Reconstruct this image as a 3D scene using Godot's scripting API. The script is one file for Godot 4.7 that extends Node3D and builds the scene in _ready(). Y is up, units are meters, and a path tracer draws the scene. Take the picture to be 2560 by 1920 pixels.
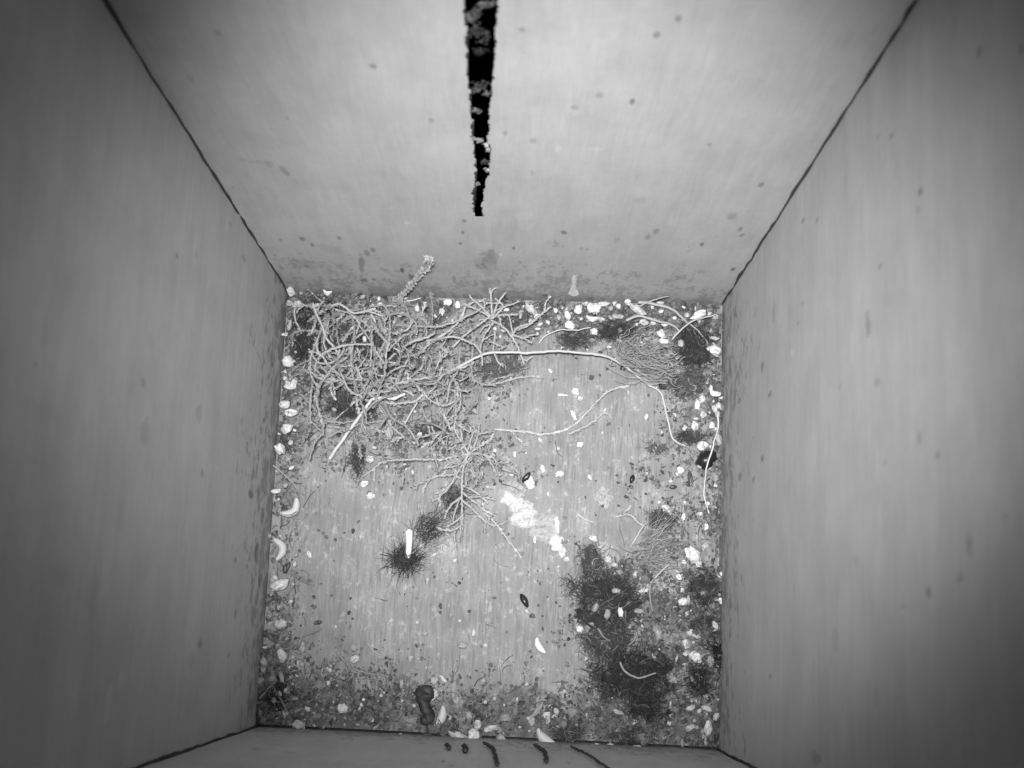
extends Node3D
# Inside of a wooden nest box, seen from the lid by an infrared camera: floor of pale wood, dirty board walls,
# moss, straw, dark down and a scatter of white chips. 1 unit = 1 metre; the floor is about 14 cm wide.

const F := 2800.0                      # focal length in pixels of the 2560 x 1920 photograph
const H := 0.35                        # height of the lens over the floor
const NADIR := Vector2(1270, 1600)     # where the upright corners of the box meet
const TOP := 0.40                     # underside of the lid
var M := Basis()                       # lens axes in the world
var eye := Vector3(0, H, 0)
var rng := RandomNumberGenerator.new()
var used := {}
var P := {}                            # inner corners of the floor

# ---------------------------------------------------------------- pixels to places
func ray(px: float, py: float) -> Vector3:
	return (M * Vector3(px - 1280.0, -(py - 960.0), -F)).normalized()

func on_floor(px: float, py: float, h := 0.0) -> Vector3:
	var d := ray(px, py)
	return eye + d * ((h - H) / d.y)

func on_wall(a: Vector3, b: Vector3, px: float, py: float, off := 0.0) -> Vector3:
	var n := inward(a, b)
	var d := ray(px, py)
	return eye + d * ((a + n * off - eye).dot(n) / d.dot(n))

func inward(a: Vector3, b: Vector3) -> Vector3:
	var n := (b - a).cross(Vector3.UP).normalized()
	return n if n.dot(Vector3(0, 0, -0.04) - a) > 0 else -n

# ---------------------------------------------------------------- mesh collector
class Shape:
	var v := PackedVector3Array()
	var n := PackedVector3Array()
	var c := PackedColorArray()
	var u := PackedVector2Array()
	var ix := PackedInt32Array()
	var tone := 1.0

	func add(p: Vector3, nn: Vector3, uv := Vector2.ZERO) -> int:
		v.append(p); n.append(nn); c.append(Color(tone, tone, tone)); u.append(uv)
		return v.size() - 1

	func tri(a: int, b: int, d: int) -> void:
		if (v[d] - v[a]).cross(v[b] - v[a]).dot(n[a] + n[b] + n[d]) < 0.0:
			ix.append_array([a, d, b])
		else:
			ix.append_array([a, b, d])

	func quad(p0: Vector3, p1: Vector3, p2: Vector3, p3: Vector3, nn: Vector3, uvs := []) -> void:
		var k := []
		var pp := [p0, p1, p2, p3]
		for i in 4:
			k.append(add(pp[i], nn, uvs[i] if uvs.size() == 4 else Vector2.ZERO))
		tri(k[0], k[1], k[2]); tri(k[0], k[2], k[3])

	# tapering tube along points
	func tube(pts: PackedVector3Array, r0: float, r1: float, sides := 6, cap := true) -> void:
		var m := pts.size()
		var side := Vector3.ZERO
		var first := v.size()
		for i in m:
			var t := (pts[mini(i + 1, m - 1)] - pts[maxi(i - 1, 0)]).normalized()
			if side == Vector3.ZERO:
				side = t.cross(Vector3.UP if absf(t.y) < 0.9 else Vector3.RIGHT).normalized()
			side = (side - t * side.dot(t)).normalized()
			var up := t.cross(side)
			var r: float = lerpf(r0, r1, float(i) / maxf(1, m - 1))
			for k in sides:
				var a := TAU * k / sides
				var o := side * cos(a) + up * sin(a)
				add(pts[i] + o * r, o)
		for i in m - 1:
			for k in sides:
				var a := first + i * sides + k
				var b := first + i * sides + (k + 1) % sides
				tri(a, b, b + sides); tri(a, b + sides, a + sides)
		if cap:
			for e in [0, m - 1]:
				var t: Vector3 = (pts[0] - pts[1]).normalized() if e == 0 else (pts[m - 1] - pts[m - 2]).normalized()
				var mid := add(pts[e] + t * (r0 if e == 0 else r1) * 0.5, t)
				for k in sides:
					tri(mid, first + e * sides + k, first + e * sides + (k + 1) % sides)

	# one pointed blade from p along d, with its broad side across w
	func blade(p: Vector3, d: Vector3, w: Vector3) -> void:
		var nn := d.cross(w).normalized()
		var a := add(p - w, nn)
		var b := add(p + w, nn)
		var e := add(p + d * 0.55 + w * 0.8 + nn * d.length() * 0.08, nn)
		var f := add(p + d * 0.55 - w * 0.8 + nn * d.length() * 0.08, nn)
		var g := add(p + d, nn)
		tri(a, b, e); tri(a, e, f); tri(f, e, g)

	func mesh() -> ArrayMesh:
		var arr := []
		arr.resize(Mesh.ARRAY_MAX)
		arr[Mesh.ARRAY_VERTEX] = v; arr[Mesh.ARRAY_NORMAL] = n; arr[Mesh.ARRAY_COLOR] = c
		arr[Mesh.ARRAY_TEX_UV] = u; arr[Mesh.ARRAY_INDEX] = ix
		var m := ArrayMesh.new()
		m.add_surface_from_arrays(Mesh.PRIMITIVE_TRIANGLES, arr)
		return m

func smooth_normals(s: Shape) -> void:
	for i in s.n.size(): s.n[i] = Vector3.ZERO
	for t in range(0, s.ix.size(), 3):
		var a := s.ix[t]; var b := s.ix[t + 1]; var d := s.ix[t + 2]
		var f := (s.v[d] - s.v[a]).cross(s.v[b] - s.v[a])
		s.n[a] += f; s.n[b] += f; s.n[d] += f
	for i in s.n.size(): s.n[i] = s.n[i].normalized()

# ---------------------------------------------------------------- objects
func numbered(called: String) -> String:
	used[called] = used.get(called, -1) + 1
	return called if used[called] == 0 else "%s_%03d" % [called, used[called]]

func tag(o: Node3D, label: String, category: String, group := "", kind := "") -> Node3D:
	o.set_meta("label", label); o.set_meta("category", category)
	if group: o.set_meta("group", group)
	if kind: o.set_meta("kind", kind)
	return o

func obj(called: String, m: Mesh, mat: Material, parent: Node = null) -> MeshInstance3D:
	var o := MeshInstance3D.new()
	o.name = called if parent else numbered(called)
	o.mesh = m
	o.material_override = mat
	o.cast_shadow = GeometryInstance3D.SHADOW_CASTING_SETTING_ON
	(parent if parent else self).add_child(o, true)
	return o

func base(called: String, at: Vector3) -> Node3D:
	var o := Node3D.new()
	o.name = numbered(called)
	add_child(o, true)
	o.position = at
	return o

func grey(l: float) -> Color:
	return Color(l, l, l).linear_to_srgb()

func mat(l: float, rough := 0.8, spec := 0.4) -> StandardMaterial3D:
	var m := StandardMaterial3D.new()
	m.albedo_color = grey(l)
	m.roughness = rough
	m.metallic_specular = spec
	return m

func toned(rough := 0.8, spec := 0.4) -> StandardMaterial3D:      # grey from the vertices
	var m := mat(1.0, rough, spec)
	m.vertex_color_use_as_albedo = true
	return m

func smooth_path(p: PackedVector3Array, step := 0.0005) -> PackedVector3Array:
	var out := PackedVector3Array()
	var m := p.size()
	for i in m - 1:
		var a := p[maxi(i - 1, 0)]
		var b := p[i]
		var c := p[i + 1]
		var d := p[mini(i + 2, m - 1)]
		var k := maxi(2, int(b.distance_to(c) / step))
		for j in k:
			out.append(b.cubic_interpolate(c, a, d, float(j) / k))
	out.append(p[m - 1])
	return out

# px, py, height in mm, ...
func path(a: Array) -> PackedVector3Array:
	var out := PackedVector3Array()
	for i in range(0, a.size(), 3):
		out.append(on_floor(a[i], a[i + 1], a[i + 2] * 0.001))
	return out

func local(p: PackedVector3Array, o: Vector3) -> PackedVector3Array:
	var out := PackedVector3Array()
	for q in p: out.append(q - o)
	return out

# ---------------------------------------------------------------- textures
var fn := FastNoiseLite.new()

func nz(x: float, y: float, z := 0.0) -> float:
	return fn.get_noise_3d(x, y, z)

func texture(w: int, h: int, rows: PackedFloat32Array) -> ImageTexture:
	var b := PackedByteArray()
	b.resize(w * h)
	for i in w * h:
		b[i] = int(clampf(pow(clampf(rows[i], 0.0, 1.0), 1.0 / 2.2), 0, 1) * 255.0)
	return ImageTexture.create_from_image(Image.create_from_data(w, h, false, Image.FORMAT_L8, b))

func spot(t: PackedFloat32Array, w: int, h: int, cx: float, cy: float, rx: float, ry: float, k: float, ang := 0.0) -> void:
	var R := int(maxf(rx, ry) * 1.6) + 2
	for y in range(maxi(0, int(cy) - R), mini(h, int(cy) + R)):
		for x in range(maxi(0, int(cx) - R), mini(w, int(cx) + R)):
			var d := Vector2(x - cx, y - cy).rotated(-ang)
			var q := Vector2(d.x / rx, d.y / ry).length() + 0.45 * nz(x * 9.0, y * 9.0, cx)
			t[y * w + x] *= lerpf(k, 1.0, smoothstep(0.55, 1.15, q))

# ---------------------------------------------------------------- boards
const TW := 900
const TH := 1100

# board standing on a..b, its grain along "grain" (0 upright, 1 level), spots in photo pixels; dirt 0..1
func wall_texture(a: Vector3, b: Vector3, level: bool, seed_: float, spots: Array, dirt: float, tone: float) -> ImageTexture:
	var t := PackedFloat32Array()
	t.resize(TW * TH)
	var len := a.distance_to(b)
	for y in TH:
		var hy := (1.0 - float(y) / TH) * TOP * 1000.0           # mm over the floor
		for x in TW:
			var ux := float(x) / TW * len * 1000.0
			var g := nz(ux * 4.0 + seed_, hy * 40.0) if level else nz(ux * 40.0 + seed_, hy * 4.0)
			var g2 := nz(ux * 1.5, hy * 14.0 + seed_, 40.0) if level else nz(ux * 14.0, hy * 1.5 + seed_, 40.0)
			var cl := nz(ux * 5.0, hy * 5.0, seed_)
			var g4 := nz(ux * 9.0, hy * 130.0 + seed_, 80.0) if level else nz(ux * 130.0, hy * 9.0 + seed_, 80.0)
			var val := tone * (1.0 + 0.06 * g + 0.07 * g2 + 0.11 * cl + 0.07 * g4 + 0.05 * nz(ux * 30.0, hy * 30.0, seed_ + 60.0))
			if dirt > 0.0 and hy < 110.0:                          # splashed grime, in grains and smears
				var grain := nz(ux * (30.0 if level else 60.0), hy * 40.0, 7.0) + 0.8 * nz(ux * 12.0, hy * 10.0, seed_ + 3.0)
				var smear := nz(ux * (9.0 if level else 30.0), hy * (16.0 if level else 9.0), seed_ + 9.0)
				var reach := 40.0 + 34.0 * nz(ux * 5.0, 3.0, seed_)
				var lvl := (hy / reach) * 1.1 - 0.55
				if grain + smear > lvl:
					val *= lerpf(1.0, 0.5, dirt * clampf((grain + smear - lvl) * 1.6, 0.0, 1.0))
			t[y * TW + x] = val
	for s in spots:
		var q := on_wall(a, b, s[0], s[1])
		var cx: float = (q - a).dot((b - a).normalized()) / len * TW
		var cy: float = (1.0 - q.y / TOP) * TH
		var ax := on_wall(a, b, s[0] + 1.0, s[1]) - q             # one photo pixel to the side and one down, on the board
		var ay := on_wall(a, b, s[0], s[1] + 1.0) - q
		var dir := (b - a).normalized()
		var ru: float = s[3] * absf(ay.dot(dir)) if level else s[2] * absf(ax.dot(dir))
		var rv: float = s[2] * absf(ax.y) if level else s[3] * absf(ay.y)
		spot(t, TW, TH, cx, cy, maxf(1.2, ru / len * TW), maxf(1.2, rv / TOP * TH), s[4], s[5] if s.size() > 5 and not level else 0.0)
	return texture(TW, TH, t)

func board(called: String, a: Vector3, b: Vector3, over_a: float, over_b: float, tex: Texture2D, ragged := 0.0) -> MeshInstance3D:
	var n := inward(a, b)
	var t := (b - a).normalized()
	var len := a.distance_to(b)
	var s := Shape.new()
	var thick := 0.016
	var low := -0.012
	var rows := 60
	var pa := []
	var pb := []
	for i in rows + 1:
		var y := lerpf(low, TOP, float(i) / rows)
		pa.append(a - t * (over_a + ragged * nz(y * 9000.0, 5.0)) + Vector3.UP * y)
		pb.append(b + t * (over_b + ragged * nz(y * 9000.0, 55.0)) + Vector3.UP * y)
	var ch := 0.0007
	for i in rows:
		var q := [pa[i] + t * ch, pb[i] - t * ch, pb[i + 1] - t * ch, pa[i + 1] + t * ch]
		var uv := []
		for p in q: uv.append(Vector2((p - a).dot(t) / len, 1.0 - (p.y - 0.0) / TOP))
		s.quad(q[0], q[1], q[2], q[3], n, uv)
		s.quad(q[3], q[0], pa[i] - n * ch, pa[i + 1] - n * ch, (n - t).normalized(), [uv[3], uv[0], uv[0], uv[3]])
		s.quad(q[1], q[2], pb[i + 1] - n * ch, pb[i] - n * ch, (n + t).normalized(), [uv[1], uv[2], uv[2], uv[1]])
		s.quad(pa[i] - n * ch, pa[i + 1] - n * ch, pa[i + 1] - n * thick, pa[i] - n * thick, -t, [uv[0], uv[3], uv[3], uv[0]])
		s.quad(pb[i] - n * ch, pb[i + 1] - n * ch, pb[i + 1] - n * thick, pb[i] - n * thick, t, [uv[1], uv[2], uv[2], uv[1]])
	s.quad(pa[0] - n * thick, pb[0] - n * thick, pb[rows] - n * thick, pa[rows] - n * thick, -n)
	s.quad(pa[rows] - n * thick, pb[rows] - n * thick, pb[rows], pa[rows], Vector3.UP)
	s.quad(pa[0] - n * thick, pb[0] - n * thick, pb[0], pa[0], Vector3.DOWN)
	var m := mat(1.0, 0.75, 0.35)
	m.albedo_texture = tex
	m.texture_repeat = false
	var o := obj(called, s.mesh(), m)
	o.set_meta("kind", "structure")
	return o

func block(called: String, q: Array, y0: float, y1: float, m: Material, uv := []) -> MeshInstance3D:
	var s := Shape.new()
	var lo := []
	var hi := []
	for p in q:
		lo.append(Vector3(p.x, y0, p.z)); hi.append(Vector3(p.x, y1, p.z))
	s.quad(hi[0], hi[1], hi[2], hi[3], Vector3.UP, uv)
	s.quad(lo[0], lo[1], lo[2], lo[3], Vector3.DOWN)
	var mid: Vector3 = (q[0] + q[1] + q[2] + q[3]) / 4.0
	for i in 4:
		var j := (i + 1) % 4
		var o: Vector3 = ((q[i] + q[j]) / 2.0 - mid); o.y = 0
		s.quad(lo[i], lo[j], hi[j], hi[i], o.normalized())
	var r := obj(called, s.mesh(), m)
	r.set_meta("kind", "structure")
	return r

# ---------------------------------------------------------------- moss, stems, tufts
# a mossy shoot: wiry stem with small pointed leaves
func shoot(s: Shape, ctrl: PackedVector3Array, r: float, leaf: float, dense := 1.0) -> void:
	var p := smooth_path(ctrl, 0.0006)
	for i in range(1, p.size() - 1):
		p[i] += Vector3(rng.randfn(), rng.randfn() * 0.5, rng.randfn()) * 0.00007
	var t0 := s.tone
	s.tube(p, r, r * 0.55, 5)
	for i in range(1, p.size() - 1):
		var t := (p[i + 1] - p[i - 1]).normalized()
		var c := 3.0 * dense
		while c > rng.randf():
			c -= 1.0
			var o := Vector3(rng.randfn(), rng.randfn(), rng.randfn())
			o = (o - t * o.dot(t)).normalized()
			var l := leaf * rng.randf_range(0.4, 1.25)
			s.tone = t0 * rng.randf_range(0.8, 1.2)
			var d := (t * rng.randf_range(0.5, 1.0) + o * rng.randf_range(0.4, 0.9)).normalized() * l
			s.blade(p[i] + o * r * 0.5, d, t.cross(o).normalized() * l * 0.26)
	s.tone = t0

func frond(parent: Node3D, ctrl: PackedVector3Array, r: float, leaf: float, dense: float, m: Material, tone: float, twigs := 0) -> void:
	var s := Shape.new()
	s.tone = tone
	var q := local(ctrl, parent.position)
	shoot(s, q, r, leaf, dense)
	for k in twigs:
		var i := rng.randi_range(0, q.size() - 2)
		var at := q[i].lerp(q[i + 1], rng.randf())
		var dir := (q[i + 1] - q[i]).normalized().rotated(Vector3.UP, rng.randf_range(0.5, 1.0) * (1 if rng.randf() < 0.5 else -1))
		var l := rng.randf_range(0.003, 0.008)
		shoot(s, PackedVector3Array([at, at + dir * l * 0.5 + Vector3.UP * 0.0006, at + dir * l + Vector3(rng.randfn(), rng.randfn() * 0.5, rng.randfn()) * 0.001]), r * 0.7, leaf * 0.9, dense)
	obj("frond", s.mesh(), m, parent)

func wander(px: float, py: float, h: float, len_px: float, ang: float, curl: float, n := 6) -> PackedVector3Array:
	var a := []
	var x := px
	var y := py
	var hh := h
	for i in n:
		x = clampf(x, lerpf(738.0, 668.0, (y - 760.0) / 1050.0), 1780.0)
		y = clampf(y, 765.0, 1840.0)
		a.append_array([x, y, maxf(hh, 0.6)])
		x += cos(ang) * len_px / (n - 1)
		y += sin(ang) * len_px / (n - 1)
		ang += curl / n + rng.randfn() * 0.2
		hh += rng.randfn() * 1.5 + (0.8 if i < n / 2 else -1.0)
	return path(a)

# hairs growing out of a patch: arc-like fibres
func hairs(s: Shape, p: PackedVector3Array, r: float) -> void:
	s.tube(p, r, r * 0.35, 3, false)

func stem(called: String, pts: Array, w_px: float, tone: float, label: String, category := "grass stem", group := "", taper := 0.7, rough := 0.55) -> Node3D:
	var c := path(pts)
	var o := c[0]
	var s := Shape.new()
	var p := smooth_path(local(c, o), 0.0008)
	for i in p.size():
		p[i] += Vector3(nz(i * 30.0, o.x * 9e5), nz(i * 30.0, 70.0), nz(i * 30.0, 140.0)) * 0.00025
	var r := w_px * 0.5 * 0.000125
	s.tube(p, r, r * taper, 7)
	var k := 9                                           # joints of the stalk
	while k < p.size() - 3:
		var d := (p[k + 1] - p[k]).normalized() * r * 0.5
		s.tube(PackedVector3Array([p[k] - d * 2.0, p[k], p[k] + d * 2.0]), r * 1.12, r * 1.05, 7)
		k += 26 + int(9.0 * nz(k, 3.0))
	var m := obj(called, s.mesh(), mat(tone * 0.68, rough, 0.5))
	m.position = o
	tag(m, label, category, group)
	return m

# fuzzy dark tuft: curly fibres round a middle
func fluff(called: String, px: float, py: float, rx: float, ry: float, h: float, n: int, len_px: float, tone: float, label: String, thick := 0.00008, category := "fluff", flow := -9.0) -> Node3D:
	var o := on_floor(px, py, 0.0)
	var node := base(called, o)
	var k := 0.000125
	var core := Shape.new()
	# matted heart of the tuft
	var seed_ := rng.randf() * 900.0
	for i in 15:
		for j in 23:
			var th := PI * 0.5 * i / 14.0
			var a := TAU * j / 22.0
			var d := Vector3(sin(th) * cos(a), cos(th), sin(th) * sin(a))
			var q := 0.62 + 0.7 * nz(d.x * 110.0 + seed_, d.y * 110.0, d.z * 110.0) + 0.25 * nz(d.x * 420.0 + seed_, d.y * 420.0, d.z * 420.0)
			core.add(Vector3(d.x * rx * k * q, maxf(d.y * h * 0.001 * q, 0.0) - 0.0002, d.z * ry * k * q), d)
	for i in 14:
		for j in 22:
			var a := i * 23 + j
			core.tri(a, a + 1, a + 24); core.tri(a, a + 24, a + 23)
	smooth_normals(core)
	obj("core", core.mesh(), mat(tone * 0.7, 0.95, 0.2), node)
	var s := Shape.new()
	for i in n * 2:
		var a := rng.randf() * TAU
		var q := pow(rng.randf(), 0.6) * (0.85 + 1.1 * nz(cos(a) * 120.0 + seed_, sin(a) * 120.0) + 0.4 * nz(cos(a) * 330.0 + seed_, sin(a) * 330.0))
		var x := cos(a) * rx * q * k
		var z := sin(a) * ry * q * k
		var y := h * 0.001 * (1.0 - q * q * 0.8) * rng.randf_range(0.2, 1.0)
		var dir := rng.randf() * TAU
		var l := len_px * k * rng.randf_range(0.5, 1.3)
		var p := PackedVector3Array()
		var w := Vector3(x, y, z)
		var curl := rng.randfn() * 0.75
		for j in 5:
			p.append(w)
			w += Vector3(cos(dir), rng.randfn() * 0.35, sin(dir)) * l / 4.0
			w.y = maxf(w.y, 0.0002)
			dir += curl
		var pale_one := i % 14 == 0
		s.tone = tone * rng.randf_range(0.5, 1.4) * (2.4 if pale_one else 1.0)
		hairs(s, p, thick * rng.randf_range(0.6, 1.4) * (2.8 if pale_one else 1.0))
	for i in int(rx * ry / 90.0):
		var a := rng.randf() * TAU
		var q := sqrt(rng.randf()) * 0.95
		s.tone = rng.randf_range(0.04, 0.14) + (0.12 if i % 6 == 0 else 0.0)
		flake(s, Vector3(cos(a) * rx * q * k, h * 0.001 * (0.75 - 0.5 * q) * rng.randf_range(0.5, 1.1), sin(a) * ry * q * k), rng.randf_range(0.0006, 0.0017))
	var fb := obj("fibres", s.mesh(), toned(0.85, 0.35), node)
	fb.set_meta("kind", "stuff")
	tag(node, label, category)
	return node

# ---------------------------------------------------------------- chips and lumps
func lump(seed_: float, flat: float, rough_: float, n := 10) -> ArrayMesh:
	var s := Shape.new()
	var m := n + 4
	for i in n + 1:
		for j in m + 1:
			var th := PI * i / n
			var a := TAU * (j % m) / m
			var d := Vector3(sin(th) * cos(a), cos(th), sin(th) * sin(a))
			var q := 1.0 + rough_ * (nz(d.x * 110.0 + seed_, d.y * 110.0, d.z * 110.0) + 0.5 * nz(d.x * 300.0, d.y * 300.0 + seed_, d.z * 300.0))
			# a few flat facets, as on broken chips
			for f in 5:
				var fd := Vector3(sin(seed_ + f * 2.1), cos(seed_ * 1.3 + f * 1.7) * 0.8, sin(seed_ * 0.7 + f * 3.3)).normalized()
				var cut := d.dot(fd) * q
				if cut > 0.78: q *= 0.78 / cut
			s.tone = clampf(0.86 + 0.75 * nz(d.x * 210.0, d.y * 210.0 + seed_ * 3.0, d.z * 210.0), 0.45, 1.0)
			s.add(Vector3(d.x, d.y * flat, d.z) * q * 0.5, d)
	for i in n:
		for j in m:
			var a := i * (m + 1) + j
			s.tri(a, a + 1, a + m + 2); s.tri(a, a + m + 2, a + m + 1)
	smooth_normals(s)
	# close the seam
	for i in n + 1:
		var a := i * (m + 1)
		var q := (s.n[a] + s.n[a + m]).normalized()
		s.n[a] = q; s.n[a + m] = q
	return s.mesh()

# curled shaving: a bowed sheet with real thickness and an uneven rim
func curl(seed_: float, bow: float) -> ArrayMesh:
	var s := Shape.new()
	var n := 9
	for side in 2:
		for i in n + 1:
			for j in n + 1:
				var x := float(i) / n - 0.5
				var z := float(j) / n - 0.5
				var sq := 1.0 - 0.35 * (x * x + z * z) * 2.0 + 0.25 * nz(x * 130.0 + seed_, z * 130.0)
				var y := bow * (x * x * 2.2 + z * z * 0.5) + 0.12 * nz(x * 160.0, z * 160.0 + seed_, 5.0)
				s.tone = clampf(0.82 + 0.9 * nz(x * 230.0, z * 230.0, seed_), 0.4, 1.0)
				s.add(Vector3(x * sq, y + (0.1 if side == 0 else 0.0), z * sq * 0.9), Vector3.UP if side == 0 else Vector3.DOWN)
	var k := (n + 1) * (n + 1)
	for side in 2:
		for i in n:
			for j in n:
				var a := side * k + i * (n + 1) + j
				s.tri(a, a + 1, a + n + 2); s.tri(a, a + n + 2, a + n + 1)
	var cut := s.ix.size()
	smooth_normals(s)
	for e in 4:
		for i in n:
			var a := [i, (i + 1)]
			var q := []
			for t in a: q.append([t, t * (n + 1) + n, n * (n + 1) + t, t * (n + 1)][e])
			var mid := (s.v[q[0]] + s.v[q[1]]) * 0.5; mid.y = 0
			s.quad(s.v[q[0]], s.v[q[1]], s.v[q[1] + k], s.v[q[0] + k], mid.normalized())
	return s.mesh()

func bean(bend: float, seed_: float) -> ArrayMesh:          # a bent grub-shaped chip, one unit long
	var s := Shape.new()
	var p := PackedVector3Array()
	for i in 11:
		var t := i / 10.0 - 0.5
		p.append(Vector3(t, 0.0, bend * (0.25 - t * t) * 2.0 + 0.03 * nz(t * 200.0, seed_)))
	var m := p.size()
	var sides := 8
	for i in m:
		var t := (p[mini(i + 1, m - 1)] - p[maxi(i - 1, 0)]).normalized()
		var sd := t.cross(Vector3.UP).normalized()
		var e := sin(PI * clampf(i / 10.0, 0.03, 0.97))
		var r := 0.23 * pow(e, 0.45) * (1.0 + 0.3 * nz(i * 40.0, seed_ + 9.0))
		for k in sides + 1:
			var a := TAU * (k % sides) / sides
			var o := sd * cos(a) + Vector3.UP * sin(a) * 0.8
			s.add(p[i] + o * r, o)
	for i in m - 1:
		for k in sides:
			var a := i * (sides + 1) + k
			s.tri(a, a + 1, a + sides + 2); s.tri(a, a + sides + 2, a + sides + 1)
	return s.mesh()

var kit := {}

func chip(called: String, shape: Mesh, px: float, py: float, w: float, l: float, ang: float, m: Material, label: String, category: String, group := "", h := 0.0, high := 0.55) -> MeshInstance3D:
	var o := obj(called, shape, m)
	var k := 0.000125
	var ht := minf(w, l) * high * k
	o.position = on_floor(px, py, h + ht * 0.42)
	o.basis = Basis(Vector3.UP, -ang) * Basis(Vector3.RIGHT, rng.randfn() * 0.22) * Basis(Vector3.BACK, rng.randfn() * 0.22) * Basis.from_scale(Vector3(w * k, ht * 1.6, l * k))
	tag(o, label, category, group)
	return o

# ================================================================ the scene
func _ready() -> void:
	rng.seed = 77
	fn.noise_type = FastNoiseLite.TYPE_SIMPLEX_SMOOTH
	fn.frequency = 0.01
	fn.seed = 5

	# ---- camera: looks down into the box, tilted towards the wall with the crack
	var down := Vector3(NADIR.x - 1280.0, -(NADIR.y - 960.0), -F).normalized()
	var wy := -down
	var wx := (Vector3.RIGHT - wy * wy.dot(Vector3.RIGHT)).normalized()
	var wz := wx.cross(wy)
	M = Basis(wx, wy, wz).transposed()
	var cam := Camera3D.new()
	cam.name = "camera"
	add_child(cam)
	cam.transform = Transform3D(M, eye)
	var lens := CameraAttributesPhysical.new()
	lens.frustum_focal_length = 35.0
	lens.frustum_near = 0.005
	lens.frustum_far = 5.0
	lens.frustum_focus_distance = 0.34
	lens.exposure_aperture = 20.0
	cam.attributes = lens
	cam.fov = rad_to_deg(2.0 * atan(960.0 / F))
	cam.near = 0.005
	cam.far = 5.0
	cam.current = true

	var env := Environment.new()
	env.background_mode = Environment.BG_COLOR
	env.background_color = Color.BLACK
	env.tonemap_mode = Environment.TONE_MAPPER_LINEAR
	env.tonemap_exposure = 1.06
	env.sdfgi_enabled = true
	env.ssao_enabled = true
	env.ssil_enabled = true
	var we := WorldEnvironment.new()
	we.name = "environment"
	we.environment = env
	add_child(we)

	# ---- the infrared lamps beside the lens, the only light in the closed box
	var aim := ray(1420, 1105)
	for i in 2:
		lamp(eye + Vector3(-0.014 + 0.012 * i, 0.042, -0.010), aim, 0.158)

	# ---- the box
	P.TL = on_floor(718, 727)
	P.TR = on_floor(1808, 758)
	P.BR = on_floor(1795, 1874)
	P.BL = on_floor(642, 1816)
	build_box()
	build_kit()
	build_moss()
	build_stems()
	build_fluff()
	build_chips()
	build_dark_bits()
	build_litter()

func lamp(at: Vector3, dir: Vector3, power: float) -> void:
	var node := base("infrared_lamp", at)
	var bulb := SphereMesh.new()
	bulb.radius = 0.0025
	bulb.height = 0.005
	bulb.radial_segments = 16
	bulb.rings = 8
	var m := mat(0.9, 0.3)
	m.emission_enabled = true
	m.emission = Color.WHITE
	m.emission_energy_multiplier = 2.0
	obj("bulb", bulb, m, node)
	var cup := CylinderMesh.new()
	cup.top_radius = 0.003; cup.bottom_radius = 0.003; cup.height = TOP - at.y - 0.0021
	cup.radial_segments = 16
	var c := obj("socket", cup, mat(0.05, 0.5), node)
	c.position = Vector3(0, 0.0022 + cup.height / 2.0, 0)
	var l := SpotLight3D.new()
	l.name = "beam"
	node.add_child(l)
	l.basis = Basis.looking_at(dir, Vector3.RIGHT)
	l.spot_angle = 21.5
	l.spot_angle_attenuation = 1.0
	l.spot_range = 2.0
	l.spot_attenuation = 2.0
	l.light_energy = power
	l.light_size = 0.0025
	l.shadow_enabled = true
	tag(node, "small round infrared lamp under the lid beside the lens", "lamp", "infrared lamps round the lens")

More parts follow.
